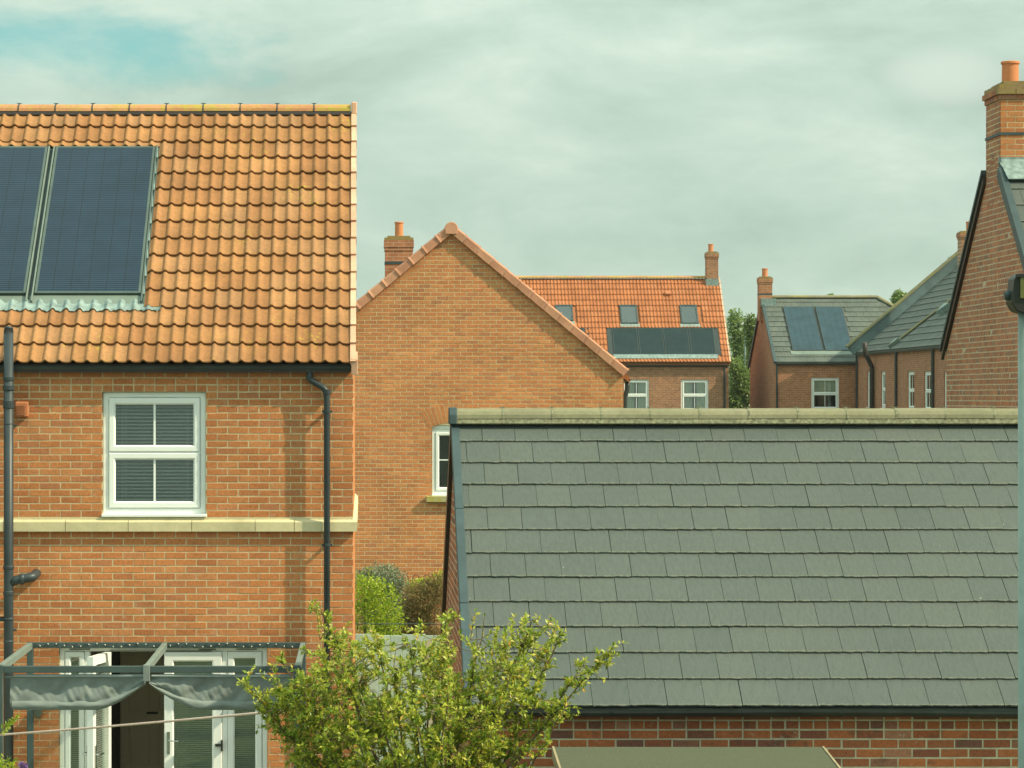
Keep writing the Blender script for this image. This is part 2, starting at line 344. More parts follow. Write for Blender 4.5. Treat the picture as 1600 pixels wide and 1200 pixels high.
# ------------------------------------------------------------------ builders
ID4 = Matrix.Identity(4)
def frontM(Y): return Matrix.Translation((0, Y, 0))                                                      # (u,d,z) -> (x, Y+d, z)
def leftM(X): return Matrix(((0, 1, 0, X), (-1, 0, 0, 0), (0, 0, 1, 0), (0, 0, 0, 1)))                     # faces -X: u = -y, d = +x
def rightM(X): return Matrix(((0, -1, 0, X), (1, 0, 0, 0), (0, 0, 1, 0), (0, 0, 0, 1)))                    # faces +X: u = +y, d = -x
BH, BL, JO = .065, .215, .010
_var = {}
def brick_meshes(mat, w):
    key = (mat.name, w)
    if key not in _var:
        out = []; rg = random.Random(hash(w) % 97)
        for k in range(14):
            mb = MB(); c = .0035; a, h = w/2, BH/2; j = lambda: rg.uniform(-.0018, .0018)
            fr = [(-a+c+j(), -.0028+j()*.4, -h+c+j()), (a-c+j(), -.0028+j()*.4, -h+c+j()), (a-c+j(), -.0028+j()*.4, h-c+j()), (-a+c+j(), -.0028+j()*.4, h-c+j())]
            md = [(-a, .001, -h), (a, .001, -h), (a, .001, h), (-a, .001, h)]; bk = [(x, .03, z) for x, y, z in md]
            mb.add(fr+md+bk, [(0,1,2,3)]+[(i+4, (i+1) % 4+4, (i+1) % 4, i) for i in range(4)]+[(i+8, (i+1) % 4+8, (i+1) % 4+4, i+4) for i in range(4)], (k+.5)/14)
            out.append((mb, mb.mesh('brick', mat)))
        _var[key] = out
    return _var[key]
def clip(poly, a, b, c):        # keep a*u+b*z<=c
    out = []
    for i in range(len(poly)):
        p, q = poly[i], poly[(i+1) % len(poly)]; dp = a*p[0]+b*p[1]-c; dq = a*q[0]+b*q[1]-c
        if dp <= 0: out.append(p)
        if dp*dq < 0:
            s = dp/(dp-dq); out.append((p[0]+(q[0]-p[0])*s, p[1]+(q[1]-p[1])*s))
    return out
def brickwork(wall, M, u0, u1, z0, z1, mat, holes=(), planes=(), headers=(), limit=300, phase=0.0, pref=None, sink=0.0):
    M = M @ Matrix.Translation((0, sink, 0))
    rg = random.Random(int(abs(u0*100)+abs(z0*10)+len(holes)))
    whole = []; rest = MB(); n = int(round((z1-z0)/.075))
    for k in range(n+1):
        za = z0+k*.075+JO/2; zb = za+BH
        if zb > z1+.002: zb = z1
        if zb-za < .015: continue
        w = .1025 if k in headers else BL
        step = w+JO; off = (.0 if k % 2 == 0 else .5)*step+phase
        u = u0-step+ (off % step)
        i = 0
        while u < u1:
            a, b = u+JO/2, u+JO/2+w; u += step; i += 1
            a2, b2 = max(a, u0), min(b, u1)
            if b2-a2 < .012: continue
            segs = [(a2, b2)]
            for (h0, h1, g0, g1) in holes:
                if za+.02 < g1 and zb-.02 > g0:
                    ns_ = []
                    for (p, q) in segs:
                        if q <= h0 or p >= h1: ns_.append((p, q)); continue
                        if h0-p > .015: ns_.append((p, h0))
                        if q-h1 > .015: ns_.append((h1, q))
                    segs = ns_
            for (p, q) in segs:
                poly = [(p, za), (q, za), (q, zb), (p, zb)]; full = abs((q-p)-w) < 1e-5 and abs(zb-za-BH) < 1e-5
                for pl in planes:
                    pp = clip(poly, *pl)
                    if len(pp) != len(poly) or any(abs(x[0]-y[0])+abs(x[1]-y[1]) > 1e-6 for x, y in zip(pp, poly)): full = False
                    poly = pp
                    if len(poly) < 3: break
                if len(poly) < 3: continue
                if full: whole.append(((p+q)/2, (za+zb)/2, w))
                else:
                    rest.M = M; d = -.0028+rg.uniform(-.0008, .0008)
                    rest.prism([(x, d, z) for x, z in poly], (0, .03, 0), rg.random())
    def score(bk):
        x, y = proj(M @ Vector((bk[0], 0, bk[1])))
        vis = -30 < x < 1630 and -10 < y < 1210
        return (0 if vis else 1, pref(x, y) if pref else -bk[1])
    whole.sort(key=score)
    rest.M = None
    for idx, (uc, zc, w_) in enumerate(whole):
        vs = brick_meshes(mat, w_); mb, me = vs[rg.randrange(14)]
        T = M @ Matrix.Translation((uc+rg.uniform(-.0015, .0015), rg.uniform(-.0009, .0009), zc+rg.uniform(-.0012, .0012))) @ Matrix.Rotation(rg.uniform(-.006, .006), 4, 'Y')
        if idx < limit: inst('brick', me, T, wall)
        else:
            b = len(rest.v); rest.v.extend([T @ v for v in mb.v]); rest.f.extend([[b+i for i in f] for f in mb.f]); rest.r.extend(mb.r); rest.e.extend(mb.e)
    if rest.f: rest.build('brickwork', mat, wall, kind='stuff')
def core(mb, M, u0, u1, z0, z1, d1, holes=()):
    mb.M = M
    zs = sorted({z0, z1, *[h[2] for h in holes], *[h[3] for h in holes]}); zs = [z for z in zs if z0 <= z <= z1]
    for a, b in zip(zs, zs[1:]):
        mid = (a+b)/2; hs = sorted([(h[0], h[1]) for h in holes if h[2] < mid < h[3]]); u = u0
        for h0, h1 in hs:
            if h0 > u: mb.box(u, h0, 0, d1, a, b)
            u = h1
        if u < u1: mb.box(u, u1, 0, d1, a, b)
# ---- roof tiles
def wave(u, A=.030, Pd=.15):
    s = (u % Pd)/Pd                       # roll then pan
    if s < .46: return A*math.sin(math.pi*s/.46)**1.25
    q = (s-.46)/.54; return -A*.16*math.sin(math.pi*q)
_tile = {}
def pantile(mat, w, ln, nseg, u_off=0.0, A=.028, th=.038):
    key = (mat.name, round(w, 4), round(ln, 4), nseg, round(u_off % .15, 4))
    if key not in _tile:
        out = []
        for k in range(6):
            mb = MB(); vs = []; e = []
            for i in range(nseg+1):
                u = w*i/nseg; h = wave(u+u_off, A)
                for (v, dz) in ((0, th+h-.019), (0, th+h-.003), (.006, th+h), (ln, h)):
                    vs.append((u, v, dz)); e.append(0)
            fs = [(i*4+j, (i+1)*4+j, (i+1)*4+j+1, i*4+j+1) for i in range(nseg) for j in range(3)]
            b = len(vs); vs += [(0, .0, th-.02), (0, ln, -.02)]; vs += [(w, .0, th-.02), (w, ln, -.02)]
            mb.add(vs, fs, (k+.5)/6); out.append((mb, mb.mesh('roof_tile', mat, smooth=False)))
            me = out[-1][1]
            sm = [len(p.vertices) == 4 and (p.index % 3) == 2 for p in me.polygons]; me.polygons.foreach_set('use_smooth', sm)
        _tile[key] = out
    return _tile[key]
def slate(mat, w, ln, ragged, th=.020):
    key = ('s', mat.name, round(w, 4), round(ln, 4), ragged)
    if key not in _tile:
        out = []; rg = random.Random(int(w*1000))
        for k in range(12 if ragged > 0 else 5):
            mb = MB(); n = 9 if ragged else 1; g = .002 if ragged else .003; vs = []; e = []
            for i in range(n+1):
                u = g+(w-2*g)*i/n; j = rg.uniform(-ragged, ragged); up = rg.uniform(0, ragged*.7)
                rows = ((j, th-.013, .8), (j+.002, th-.001-up*.4, 1.0), (.012+rg.uniform(0, ragged), th+.0005, 1.0), (.028, th-.0004, 0.12), (ln, 0, 0.0))
                for v, z, ed in rows: vs.append((u, v, z)); e.append(ed)
            fs = [(i*5+j, (i+1)*5+j, (i+1)*5+j+1, i*5+j+1) for i in range(n) for j in range(4)]
            for side in (0, n):        # side faces
                b = side*5; c = len(vs); vs += [(vs[b][0], 0, th-.014), (vs[b+4][0], ln, -.014)]; e += [0, 0]; fs.append((b, b+1, b+2, b+3, b+4, c+1, c))
            mb.add(vs, fs, (k+.5)/12 if ragged else (k+.5)/5, e); out.append((mb, mb.mesh('roof_tile', mat)))
        _tile[key] = out
    return _tile[key]
def frame(o, u, v):
    u = Vector(u).normalized(); v = Vector(v).normalized(); n = u.cross(v)
    return Matrix(((u.x, v.x, n.x, o[0]), (u.y, v.y, n.y, o[1]), (u.z, v.z, n.z, o[2]), (0, 0, 0, 1)))
def lay(roof, FM, pieces, limit=300, name='roof_tile', stuff='roof_tiling', mat=None, seed=1):
    # pieces: (list_of_variants, u, v)
    rg = random.Random(seed); items = []
    for var, u, v in pieces:
        M = FM @ Matrix.Translation((u+rg.uniform(-.0015, .0015), v+rg.uniform(-.003, .003), rg.uniform(-.001, .0015))) @ Matrix.Rotation(rg.uniform(-.004, .004), 4, 'Z')
        x, y = proj(M.translation); items.append(((0 if -40 < x < 1610 and -10 < y < 1210 else 1, M.translation.y), var[rg.randrange(len(var))], M))
    items.sort(key=lambda t: t[0]); rest = MB()
    for i, (_, (mb, me), M) in enumerate(items):
        if i < limit: inst(name, me, M, roof)
        else:
            b = len(rest.v); rest.v.extend([M @ v for v in mb.v]); rest.f.extend([[b+k for k in f] for f in mb.f]); rest.r.extend(mb.r); rest.e.extend(mb.e)
    if rest.f: rest.build(stuff, mat or items[0][1][1].materials[0], roof, kind='stuff')
def ridge(roof, p0, p1, mat, ln=.455, r=.105, flat=.75, clip_mat=None, bed=None, rough=True, th=.016):
    p0, p1 = Vector(p0), Vector(p1); tot = (p1-p0).length; ax = (p1-p0).normalized(); n = max(1, int(round(tot/ln))); ln = tot/n
    side = ax.cross(Vector((0, 0, 1))).normalized(); up = side.cross(ax)
    prof = [(math.cos(math.pi*k/8), math.sin(math.pi*k/8)) for k in range(9)]
    mb = MB(); vs = []
    for x in (0, ln-.006):
        for rr in (r, r-th):
            for c, s_ in prof: vs.append((x, c*rr, s_*rr*flat))
    fs = [(i, i+1, 19+i-0-1+0, 18+i) for i in range(8)]
    fs = []
    for i in range(8):
        fs += [(i, i+1, 18+i+1, 18+i), (9+i, 9+i+1, 27+i+1, 27+i), (i, i+1, 10+i, 9+i), (18+i, 18+i+1, 28+i, 27+i)]
    fs += [(0, 9, 27, 18), (8, 17, 35, 26)]
    mb.add(vs, fs); vars_ = []
    for k in range(4):
        mb.r = [(k+.5)/4]*len(mb.f); vars_.append(mb.mesh('ridge_tile', mat, smooth=False))
    rg = random.Random(3)
    for i in range(n):
        o = p0+ax*(ln*i)+up*rg.uniform(-.003, .003)
        M = Matrix(((ax.x, -side.x, up.x, o.x), (ax.y, -side.y, up.y, o.y), (ax.z, -side.z, up.z, o.z), (0, 0, 0, 1)))
        inst('ridge_tile', vars_[rg.randrange(4)], M, roof)
    if clip_mat:
        c = MB(); 
        vs = [(x, cc*(r+.004), ss*(r+.004)*flat) for x in (-.008, .008) for cc, ss in prof]
        c.add(vs, [(i, i+1, 10+i, 9+i) for i in range(8)])
        c.box(-.010, .010, -.010, .010, r*flat, r*flat+.012); c.box(-.030, .030, -.008, .008, r*flat+.008, r*flat+.014)
        me = c.mesh('ridge_clip', clip_mat)
        for i in range(1, n):
            o = p0+ax*(ln*i-.003); M = Matrix(((ax.x, -side.x, up.x, o.x), (ax.y, -side.y, up.y, o.y), (ax.z, -side.z, up.z, o.z), (0, 0, 0, 1)))
            inst('ridge_clip', me, M, roof)
    if bed:
        b = MB(); c0, c1 = p0+ax*.004, p1-ax*.004
        for sg in (-1, 1):
            a = side*sg
            pts = [c0+a*(r-.045)+up*.03, c0+a*(r-.008)+up*.005, c0+a*(r+.012)-up*.045, c0+a*(r-.045)-up*.06]
            b.prism(pts, c1-c0)
        b.build('ridge_bedding', bed, roof)
def gutter(parent, a, b, brackets, mat=None, sag=0, r=.056, name='gutter'):
    mat = mat or M_black; a, b = Vector(a), Vector(b); ax = (b-a); n = 14; d = ax.normalized(); out = d.cross(Vector((0, 0, 1)))
    mb = MB(); prof = [(-r, .008), (-r*.97, 0)]+[(-r*math.cos(math.pi*k/9), -r*math.sin(math.pi*k/9)) for k in range(1, 9)]+[(r*.97, 0), (r, .008)]
    prof = prof+[(x*.93, z*.93+.0) for x, z in prof[::-1]]; m = len(prof); vs = []
    for i in range(n+1):
        c = a+ax*(i/n)+Vector((0, 0, -sag*math.sin(math.pi*3*i/n)))
        for x, z in prof: vs.append(c+out*x+Vector((0, 0, z)))
    fs = [(i*m+k, i*m+(k+1) % m, (i+1)*m+(k+1) % m, (i+1)*m+k) for i in range(n) for k in range(m)]+[list(range(m)), list(range(n*m, n*m+m))]
    mb.add(vs, fs); g = mb.build(name, mat, parent)
    for t in brackets:
        c = a+ax*t; k = MB(); vs = []
        for s_ in (-.014, .014):
            for q in range(10):
                an = math.pi*q/9; vs.append(c+d*s_+out*(-(r+.004)*math.cos(an))+Vector((0, 0, -(r+.004)*math.sin(an)+.002)))
        k.add(vs, [(i, i+1, 11+i, 10+i) for i in range(9)])
        k.tube([c-out*(r-.01), c-out*(r+.03)+Vector((0, 0, -.06))], .008, 6); k.build('gutter_bracket', mat, g)
    return g
def bez(p, n=8):
    # rounded corners through a polyline
    p = [Vector(q) for q in p]; out = [p[0]]
    for i in range(1, len(p)-1):
        a, b, c = p[i-1], p[i], p[i+1]; r = min((a-b).length, (c-b).length)*.45; r = min(r, .07)
        s, e = b+(a-b).normalized()*r, b+(c-b).normalized()*r
        for k in range(n+1):
            t = k/n; out.append(s*(1-t)**2+b*2*t*(1-t)+e*t*t)
    out.append(p[-1]); return out
def window(parent, M, u0, u1, z0, z1, kind='two', label=None, blind=None, name='window', fr=.062, sash=.070, glass=None, d=.045, sill=True, room=True, split=.505, bars=1):
    mb = MB(M); mb.ring(u0, u1, z0, z1, fr, d, d+.07, .012); wd = mb.build(name, M_white, parent, label=label)
    iu0, iu1, iz0, iz1 = u0+fr, u1-fr, z0+fr, z1-fr; zm = iz0+(iz1-iz0)*split
    cells = [(iz0, zm-.006), (zm+.006, iz1)] if kind == 'two' else [(iz0, iz1)]
    for a, b in cells:
        k = MB(M); k.ring(iu0+.002, iu1-.002, a+.002, b-.002, sash, d-.014, d+.045, .018); k.build('sash', M_white, wd)
        k = MB(M); k.box(iu0+sash, iu1-sash, d+.020, d+.026, a+sash, b-sash); k.build('pane', glass or M_glass, wd)
        for q in range(bars):
            uc = iu0+(iu1-iu0)*(q+1)/(bars+1); k = MB(M); k.box(uc-.011, uc+.011, d+.008, d+.0195, a+sash, b-sash); k.build('glazing_bar', M_white, wd)
    if kind == 'two':
        k = MB(M); k.box(iu0, iu1, d+.005, d+.068, zm-.012, zm+.012); k.build('transom', M_white, wd)
    if sill:
        k = MB(M); k.box(u0-.012, u1+.012, -.045, d+.068, z0-.034, z0-.001); k.build('sill', M_white, wd, bevel=.006)
    if blind == 'slats':
        s = MB(); s.box(-(iu1-iu0)/2+.03, (iu1-iu0)/2-.03, -.0175, .0175, -.001, .001); me = s.mesh('blind_slat', M_blind); z = iz0+.05
        while z < iz1-.02:
            inst('blind_slat', me, M @ Matrix.Translation(((iu0+iu1)/2, d+.13, z)) @ Matrix.Rotation(R(22), 4, 'X'), wd); z += .0385
        k = MB(M)
        for uu in (iu0+.14, iu0+.175, iu1-.14): k.box(uu-.0015, uu+.0015, d+.105, d+.107, iz0+.03, iz1)
        k.build('blind_cord', M_blind, wd)
    if blind == 'curtain' or blind == 'roller':
        k = MB(M); n = 40
        for (a, b) in (((iu0, iu0+(iu1-iu0)*.42), (iu1-(iu1-iu0)*.42, iu1)) if blind == 'curtain' else ((iu0, iu1),)):
            zlo = iz0 if blind == 'curtain' else iz0+(iz1-iz0)*.5
            vs = [(a+(b-a)*i/n, d+.085+(.02*math.sin(i*1.15) if blind == 'curtain' else 0), z) for i in range(n+1) for z in (zlo, iz1)]
            k.add(vs, [(2*i, 2*i+2, 2*i+3, 2*i+1) for i in range(n)])
        k.build('curtain' if blind == 'curtain' else 'roller_blind', M_curtain, wd)
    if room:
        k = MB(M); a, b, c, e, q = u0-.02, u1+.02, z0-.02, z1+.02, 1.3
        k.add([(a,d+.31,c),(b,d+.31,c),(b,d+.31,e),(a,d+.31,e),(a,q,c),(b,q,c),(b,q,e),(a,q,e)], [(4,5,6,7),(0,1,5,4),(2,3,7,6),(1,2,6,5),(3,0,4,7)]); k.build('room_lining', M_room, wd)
    return wd
def pot_prof(r, h): return [(r*1.0, 0), (r*.97, h*.1), (r*.95, h*.88), (r*1.08, h*.9), (r*1.08, h*.98), (r*.98, h), (r*.82, h), (r*.8, h*.6)]
def chimney(parent, x0, x1, y0, y1, z0, z1, mat, pots, ph=.32, pr=.115, cap=M_moss, band=None, corb=.03, label=None):
    mb = MB(); zc = z1-.30; mb.box(x0, x1, y0, y1, z0, zc); mb.box(x0-corb*.5, x1+corb*.5, y0-corb*.5, y1+corb*.5, zc, zc+.075); mb.box(x0-corb, x1+corb, y0-corb, y1+corb, zc+.075, z1-.075)
    ch = mb.build('chimney', mat, parent, label=label)
    mb = MB(); mb.box(x0-corb*.6, x1+corb*.6, y0-corb*.6, y1+corb*.6, z1-.075, z1-.02); mb.box(x0+.05, x1-.05, y0+.05, y1-.05, z1-.02, z1+.02); mb.build('chimney_cap', cap, ch)
    if band:
        mb = MB(); mb.box(x0-.008, x1+.008, y0-.008, y1+.008, band, band+.06); mb.build('lead_tray', M_trim, ch)
    for (px_, py_) in pots:
        mb = MB(); mb.lathe((px_, py_, z1+.015), pot_prof(pr, ph), 20); mb.build('chimney_pot', M_pot, ch, smooth=False)
    return ch
def flash(parent, pts, mat=M_lead, th=.01, name='flashing'):
    a, b, c = [Vector(p) for p in pts[:3]]; n = (b-a).cross(c-a).normalized(); mb = MB(); mb.prism(pts, n*th); return mb.build(name, mat, parent)
def onroof(FM, px, py):
    inv = FM.inverted(); o = inv @ Vector((0, 0, ZC)); d = (inv.to_3x3() @ Vector(((px-CX)/F, 1, (CY-py)/F))); t = -o.z/d.z; p = o+d*t; return p.x, p.y
def slab(mb, prof, x0, x1, axis='x'):
    pts = [(x0, y, z) for y, z in prof] if axis == 'x' else [(y, x0, z) for y, z in prof]
    mb.prism(pts, (x1-x0, 0, 0) if axis == 'x' else (0, x1-x0, 0))
def roofprof(ye0, ze0, yr, zr, ye1, ze1, th=.09): return [(ye0, ze0), (yr, zr), (ye1, ze1), (ye1, ze1-th), (yr, zr-th*1.25), (ye0, ze0-th)]

# ================================================================== ground
g = MB(); ys = [-30, 20, 60, 95, 140, 400, 1500, 6000]; zs = [0, 0, 0, 1.15, 1.2, 2, 4, 6]; xs = [-5000, -400, -60, 0, 60, 400, 5000]
vs = [(x, y, z) for y, z in zip(ys, zs) for x in xs]; nx = len(xs)
g.add(vs, [(i*nx+j, i*nx+j+1, (i+1)*nx+j+1, (i+1)*nx+j) for i in range(len(ys)-1) for j in range(nx-1)])
g.build('ground', M_ground, kind='structure', smooth=True)
g = MB(); g.box(-7, .2, 26.4, 30.97, -.05, .03); g.build('unseen_patio', M_conc, kind='structure')  # unseen paving, added to grey the door glass reflections and bounce light
h = MB(); nxh, nyh = 70, 10; vs = []
for j in range(nyh+1):
    for i in range(nxh+1):
        x = -2200+4800*i/nxh; y = 2300+900*j/nyh
        b = math.exp(-((x-355)/190)**2)*76+math.exp(-((x-1300)/500)**2)*62+math.exp(-((x+900)/600)**2)*45
        vs.append((x, y, 3+b*math.sin(math.pi*j/nyh)**.8*(1+.10*noise.noise(Vector((x*.006, y*.004, 0))))))
h.add(vs, [(j*(nxh+1)+i, j*(nxh+1)+i+1, (j+1)*(nxh+1)+i+1, (j+1)*(nxh+1)+i) for j in range(nyh) for i in range(nxh)])
h.build('hill', M_hill, kind='structure', smooth=True)

# ================================================================== house A: big terracotta roof on the left
XA1, WA, ZT = -.093, 31.0, 5.13; XA0 = -6.0
HA = empty('brick_house', (-3.0, 31, 0), 'red brick house with terracotta pantile roof, black soil pipe and open glazed doors', 'house')
MA = frontM(WA); sx = lambda px: XA(px, WA); sz = lambda py: ZA(py, WA)
win = (sx(160), sx(322), 3.505, 4.855); door = (sx(92), sx(418), .055, sz(1010))
mb = MB(); core(mb, MA, XA0, XA1, 0, ZT, .30, [win, door]); mb.M = None
mb.box(XA1-.30, XA1, WA+.30, 39, 0, ZT)
mb.prism([(XA1-.30, WA+.1, ZT), (XA1-.30, 38.9, ZT), (XA1-.30, 34.95, 8.08)], (.30, 0, 0)); mb.box(XA0, XA1-.30, 38.7, 39, 0, ZT); mb.box(XA0, XA0+.3, WA+.3, 38.7, 0, ZT)
wallA = mb.build('wall', M_mortA, HA)
brickwork(wallA, MA, XA0, XA1, .053, ZT, M_brickA, [win, door, (XA0-1, XA1+1, 3.353, 3.503)], headers={64}, phase=.06)
brickwork(wallA, rightM(XA1), WA+.03, 39, .053, 8.1, M_brickA, [(WA, 39, 3.353, 3.503)], [(-.802, 1, ZT-.802*(WA+.05)), (.802, 1, ZT+.802*38.9)], limit=0)
# string course of cast stone blocks
sc = MB(); sc.box(XA0, XA1, WA-.02, WA+.02, 3.36, 3.498); sco = sc.build('string_course', M_stone, HA)
xs_ = [XA0, sx(-92), sx(6), sx(103), sx(201), sx(300), sx(399), sx(460), XA1+.045]
for i, (a, b) in enumerate(zip(xs_, xs_[1:])):
    k = MB(); a += .003; b -= .003
    k.prism([(a, WA-.062, 3.353), (a, WA-.062, 3.452), (a, WA-.056, 3.460), (a, WA+.03, 3.504), (a, WA+.03, 3.353)], (b-a, 0, 0), (i*.37) % 1); k.build('stone_block', M_stone, sco)
for i in range(8):
    k = MB(); a = WA+.033+i*1.0; k.prism([(XA1+.045, a, 3.353), (XA1+.045, a, 3.455), (XA1-.01, a, 3.504), (XA1-.01, a, 3.353)], (0, .994, 0), (i*.31) % 1); k.build('stone_block', M_stone, sco)
# roof
thA = R(38.8); gA = .326; cA, sA = math.cos(thA), math.sin(thA); EY, EZ = 30.850, 5.150
FA = frame((0, EY, EZ), (1, 0, 0), (0, cA, sA)); UV = -.123
YRA, ZRA = EY+4.89*cA+.06, EZ+4.89*sA
mb = MB(); slab(mb, roofprof(EY+.05, EZ+.0, YRA, ZRA+.02, 39.1, EZ-.1), XA0, UV); roofA = mb.build('roof', M_blackbrown, HA)
PR = -2.387; pcs = []
for k in range(15):
    u = UV; v = k*gA
    for m in range(20):
        a, b = UV-.3*(m+1), UV-.3*m
        if b <= PR+.001 and 3 <= k <= 11: continue
        if a < PR < b and 3 <= k <= 11: pcs.append((pantile(M_tileO, b-PR, gA+.07, 10, PR-a), PR, v)); continue
        if a < PR < b and k == 12:
            pcs.append((pantile(M_tileO, PR-a, gA*13-4.125+.07, 10), a, 4.125)); pcs.append((pantile(M_tileO, b-PR, gA+.07, 10, PR-a), PR, v)); continue
        if b <= PR+.001 and k == 12: pcs.append((pantile(M_tileO, .3, gA*13-4.125+.07, 18), a, 4.125)); continue
        pcs.append((pantile(M_tileO, .3, gA+.07 if k < 14 else gA, 18), a, v))
lay(roofA, FA, pcs, 300, seed=4)
ridge(roofA, (XA0+.1, YRA, ZRA+.020), (UV-.002, YRA, ZRA+.020), M_ridgeO, .46, .125, .74, clip_mat=M_black, bed=M_blackbrown)
vm = []
for k in range(3):
    m_ = MB(); l_ = gA+.03
    m_.add([(0,0,.052),(.062,0,.052),(.062,0,-.075),(0,0,.0),(0,l_,.026),(.058,l_,.026),(.058,l_,-.08),(0,l_,-.02)], [(0,1,5,4),(1,2,6,5),(0,3,2,1),(0,4,7,3),(4,5,6,7)], (k+.5)/3); vm.append((m_, m_.mesh('verge_tile', M_verge)))
lay(roofA, FA, [(vm, UV+.002, k*gA-.012) for k in range(15)], name='verge_tile', seed=8)
mb = MB(); mb.box(UV, UV+.066, YRA-.13, YRA+.13, ZRA-.02, ZRA+.13); mb.build('ridge_end_cap', M_verge, roofA, bevel=.012)
mb = MB(); mb.prism([(UV+.012, EY-.03, EZ+.05), (UV+.012, EY+.13, EZ+.14), (UV+.012, EY+.13, EZ-.02), (UV+.012, EY-.005, EZ-.12)], (.068, 0, 0)); mb.build('eaves_closer', M_verge, roofA, bevel=.006)
# solar panels let into the roof
def solar(parent, FM, u0, u1, v0, v1, h, pm, fm, label, fr=.030, name='solar_panel'):
    mb = MB(); w_, l_ = u1-u0, v1-v0; mb.box(fr, w_-fr, fr, l_-fr, h-.03, h-.004)
    o = mb.build(name, pm, parent, label=label); o.matrix_basis = FM @ Matrix.Translation((u0, v0, 0))
    m2 = MB(); 
    for a in (0, w_-fr): m2.box(a, a+fr, 0, l_, h-.04, h)
    for a in (0, l_-fr): m2.box(fr+.0005, w_-fr-.0005, a, a+fr, h-.04, h-.0006)
    f_ = m2.build('panel_frame', fm, o, bevel=.003); return o
def put_in(o):
    return o
solar(HA, FA, -3.612, -2.436, 1.205, 4.10, .055, M_panel, M_alu, 'dark blue solar panel with fine horizontal lines')
solar(HA, FA, -4.885, -3.706, 1.205, 4.10, .055, M_panel, M_alu, 'dark blue solar panel beside the grey channel')
solar(HA, FA, -5.97, -4.98, 1.205, 4.10, .055, M_panel, M_alu, 'dark blue solar panel at the far end of the row')
tr = MB(FA); tr.box(-6.0, PR-.004, 1.05, 4.118, -.03, .004); tray = tr.build('panel_tray', M_trim, HA)
t2 = MB(FA); t2.box(-2.430, -2.412, 1.05, 4.11, .0045, .062); t2.box(-2.406, PR-.002, 1.05, 4.11, .0045, .030); t2.build('tray_rail', M_alu, tray, bevel=.003)
t2 = MB(FA)
for q in range(9): v_ = 1.2+q*.335; t2.prism([(-2.411, v_, .032), (-2.392, v_, .032), (-2.411, v_+.26, .045)], (0, 0, .012))
t2.build('side_soakers', M_lead, tray)
t2 = MB(FA); t2.box(-3.698, -3.680, 1.06, 4.10, .0045, .060); t2.box(-3.638, -3.620, 1.06, 4.10, .0045, .060); t2.build('channel_rail', M_aluL, tray, bevel=.003)
t2 = MB(FA); t2.box(-6.0, -3.672, 1.052, 1.20, .0045, .020); t2.box(-3.660, -2.432, 1.052, 1.20, .0045, .024); t2.build('tray_front', M_aluL, tray, bevel=.003)
ap = MB(FA); nn = 250; vs = []
for i in range(nn+1):
    u = -6.0+(3.80)*i/nn; hh = wave(u-UV)*.95
    for v, dz in ((.915, .030), (.925, .034), (1.02, .028), (1.10 if u < PR else 1.0, .022)): vs.append((u, v+(.012*math.sin(i*.7)+.008*math.sin(i*1.9) if v < .95 else 0), dz+hh))
ap.add(vs, [(i*4+j, (i+1)*4+j, (i+1)*4+j+1, i*4+j+1) for i in range(nn) for j in range(3)]); ap.build('lead_apron', M_lead, HA, smooth=True)
# gutter, fascia and pipes
mb = MB(); mb.box(XA0, XA1-.004, WA-.012, WA-.0035, 5.085, 5.16); mb.build('fascia', M_black, HA)
gutter(HA, (XA0, WA-.068, 5.122), (XA1-.012, WA-.068, 5.122), [(x-XA0)/(XA1-.012-XA0) for x in (sx(55), sx(175), sx(288), sx(402), sx(520))], r=.049)
px_ = XA1-.279; dp = MB(); gx0 = sx(484)
dp.tube(bez([(gx0, WA-.068, 5.075), (gx0, WA-.068, 4.985), (px_, WA-.112, 4.875), (px_, WA-.112, .05)]), .034, 14)
dpo = dp.build('downpipe', M_pipe, HA, smooth=True, label='black rainwater downpipe with swan neck')
for z_ in (sz(576), sz(590), sz(612)):
    k = MB(); k.lathe((gx0 if z_ > 4.95 else px_, WA-.068 if z_ > 4.95 else WA-.112, z_-.03), [(.036, 0), (.040, .004), (.040, .05), (.036, .055)], 16); k.build('pipe_collar', M_pipe, dpo)
for z_ in (sz(643), sz(851), 1.6):
    k = MB(); k.lathe((px_, WA-.112, z_-.015), [(.035, 0), (.041, .002), (.041, .028), (.035, .03)], 16); k.box(px_-.055, px_+.055, WA-.112, WA-.10, z_-.012, z_+.012); k.box(px_-.014, px_+.014, WA-.09, WA, z_-.012, z_+.012); k.build('pipe_bracket', M_pipe, dpo)
SX_, SY_ = sx(17), WA-.20
sp = MB(); sp.tube([(SX_, SY_, 0), (SX_, SY_, sz(520))], .052, 18); spo = sp.build('soil_pipe', M_pipe, HA, smooth=True, label='thick black soil vent pipe rising past the gutter')
for py, r_, hh in ((592, .060, .05), (606, .064, .06), (632, .060, .09), (662, .056, .02), (885, .060, .04), (925, .060, .05), (965, .058, .03), (1000, .057, .03)):
    k = MB(); k.lathe((SX_, SY_, sz(py)-hh/2), [(r_*.9, 0), (r_, .008), (r_, hh-.008), (r_*.9, hh)], 18); k.build('pipe_collar', M_pipe, spo)
k = MB()
for q in range(12):
    a = 2*math.pi*q/12; k.tube([(SX_+.050*math.cos(a), SY_+.050*math.sin(a), sz(521)), (SX_+.040*math.cos(a), SY_+.040*math.sin(a), sz(513))], .006, 5)
k.lathe((SX_, SY_, sz(513)), [(.046, 0), (.042, .012), (.01, .02)], 14); k.build('vent_cowl', M_pipe, spo)
k = MB(); zb = sz(903); k.tube(bez([(SX_+.03, SY_, zb-.03), (SX_+.12, SY_, zb), (sx(54), SY_+.02, zb+.02), (sx(57), WA, zb+.05)]), .050, 16); k.build('branch_pipe', M_pipe, spo, smooth=True)
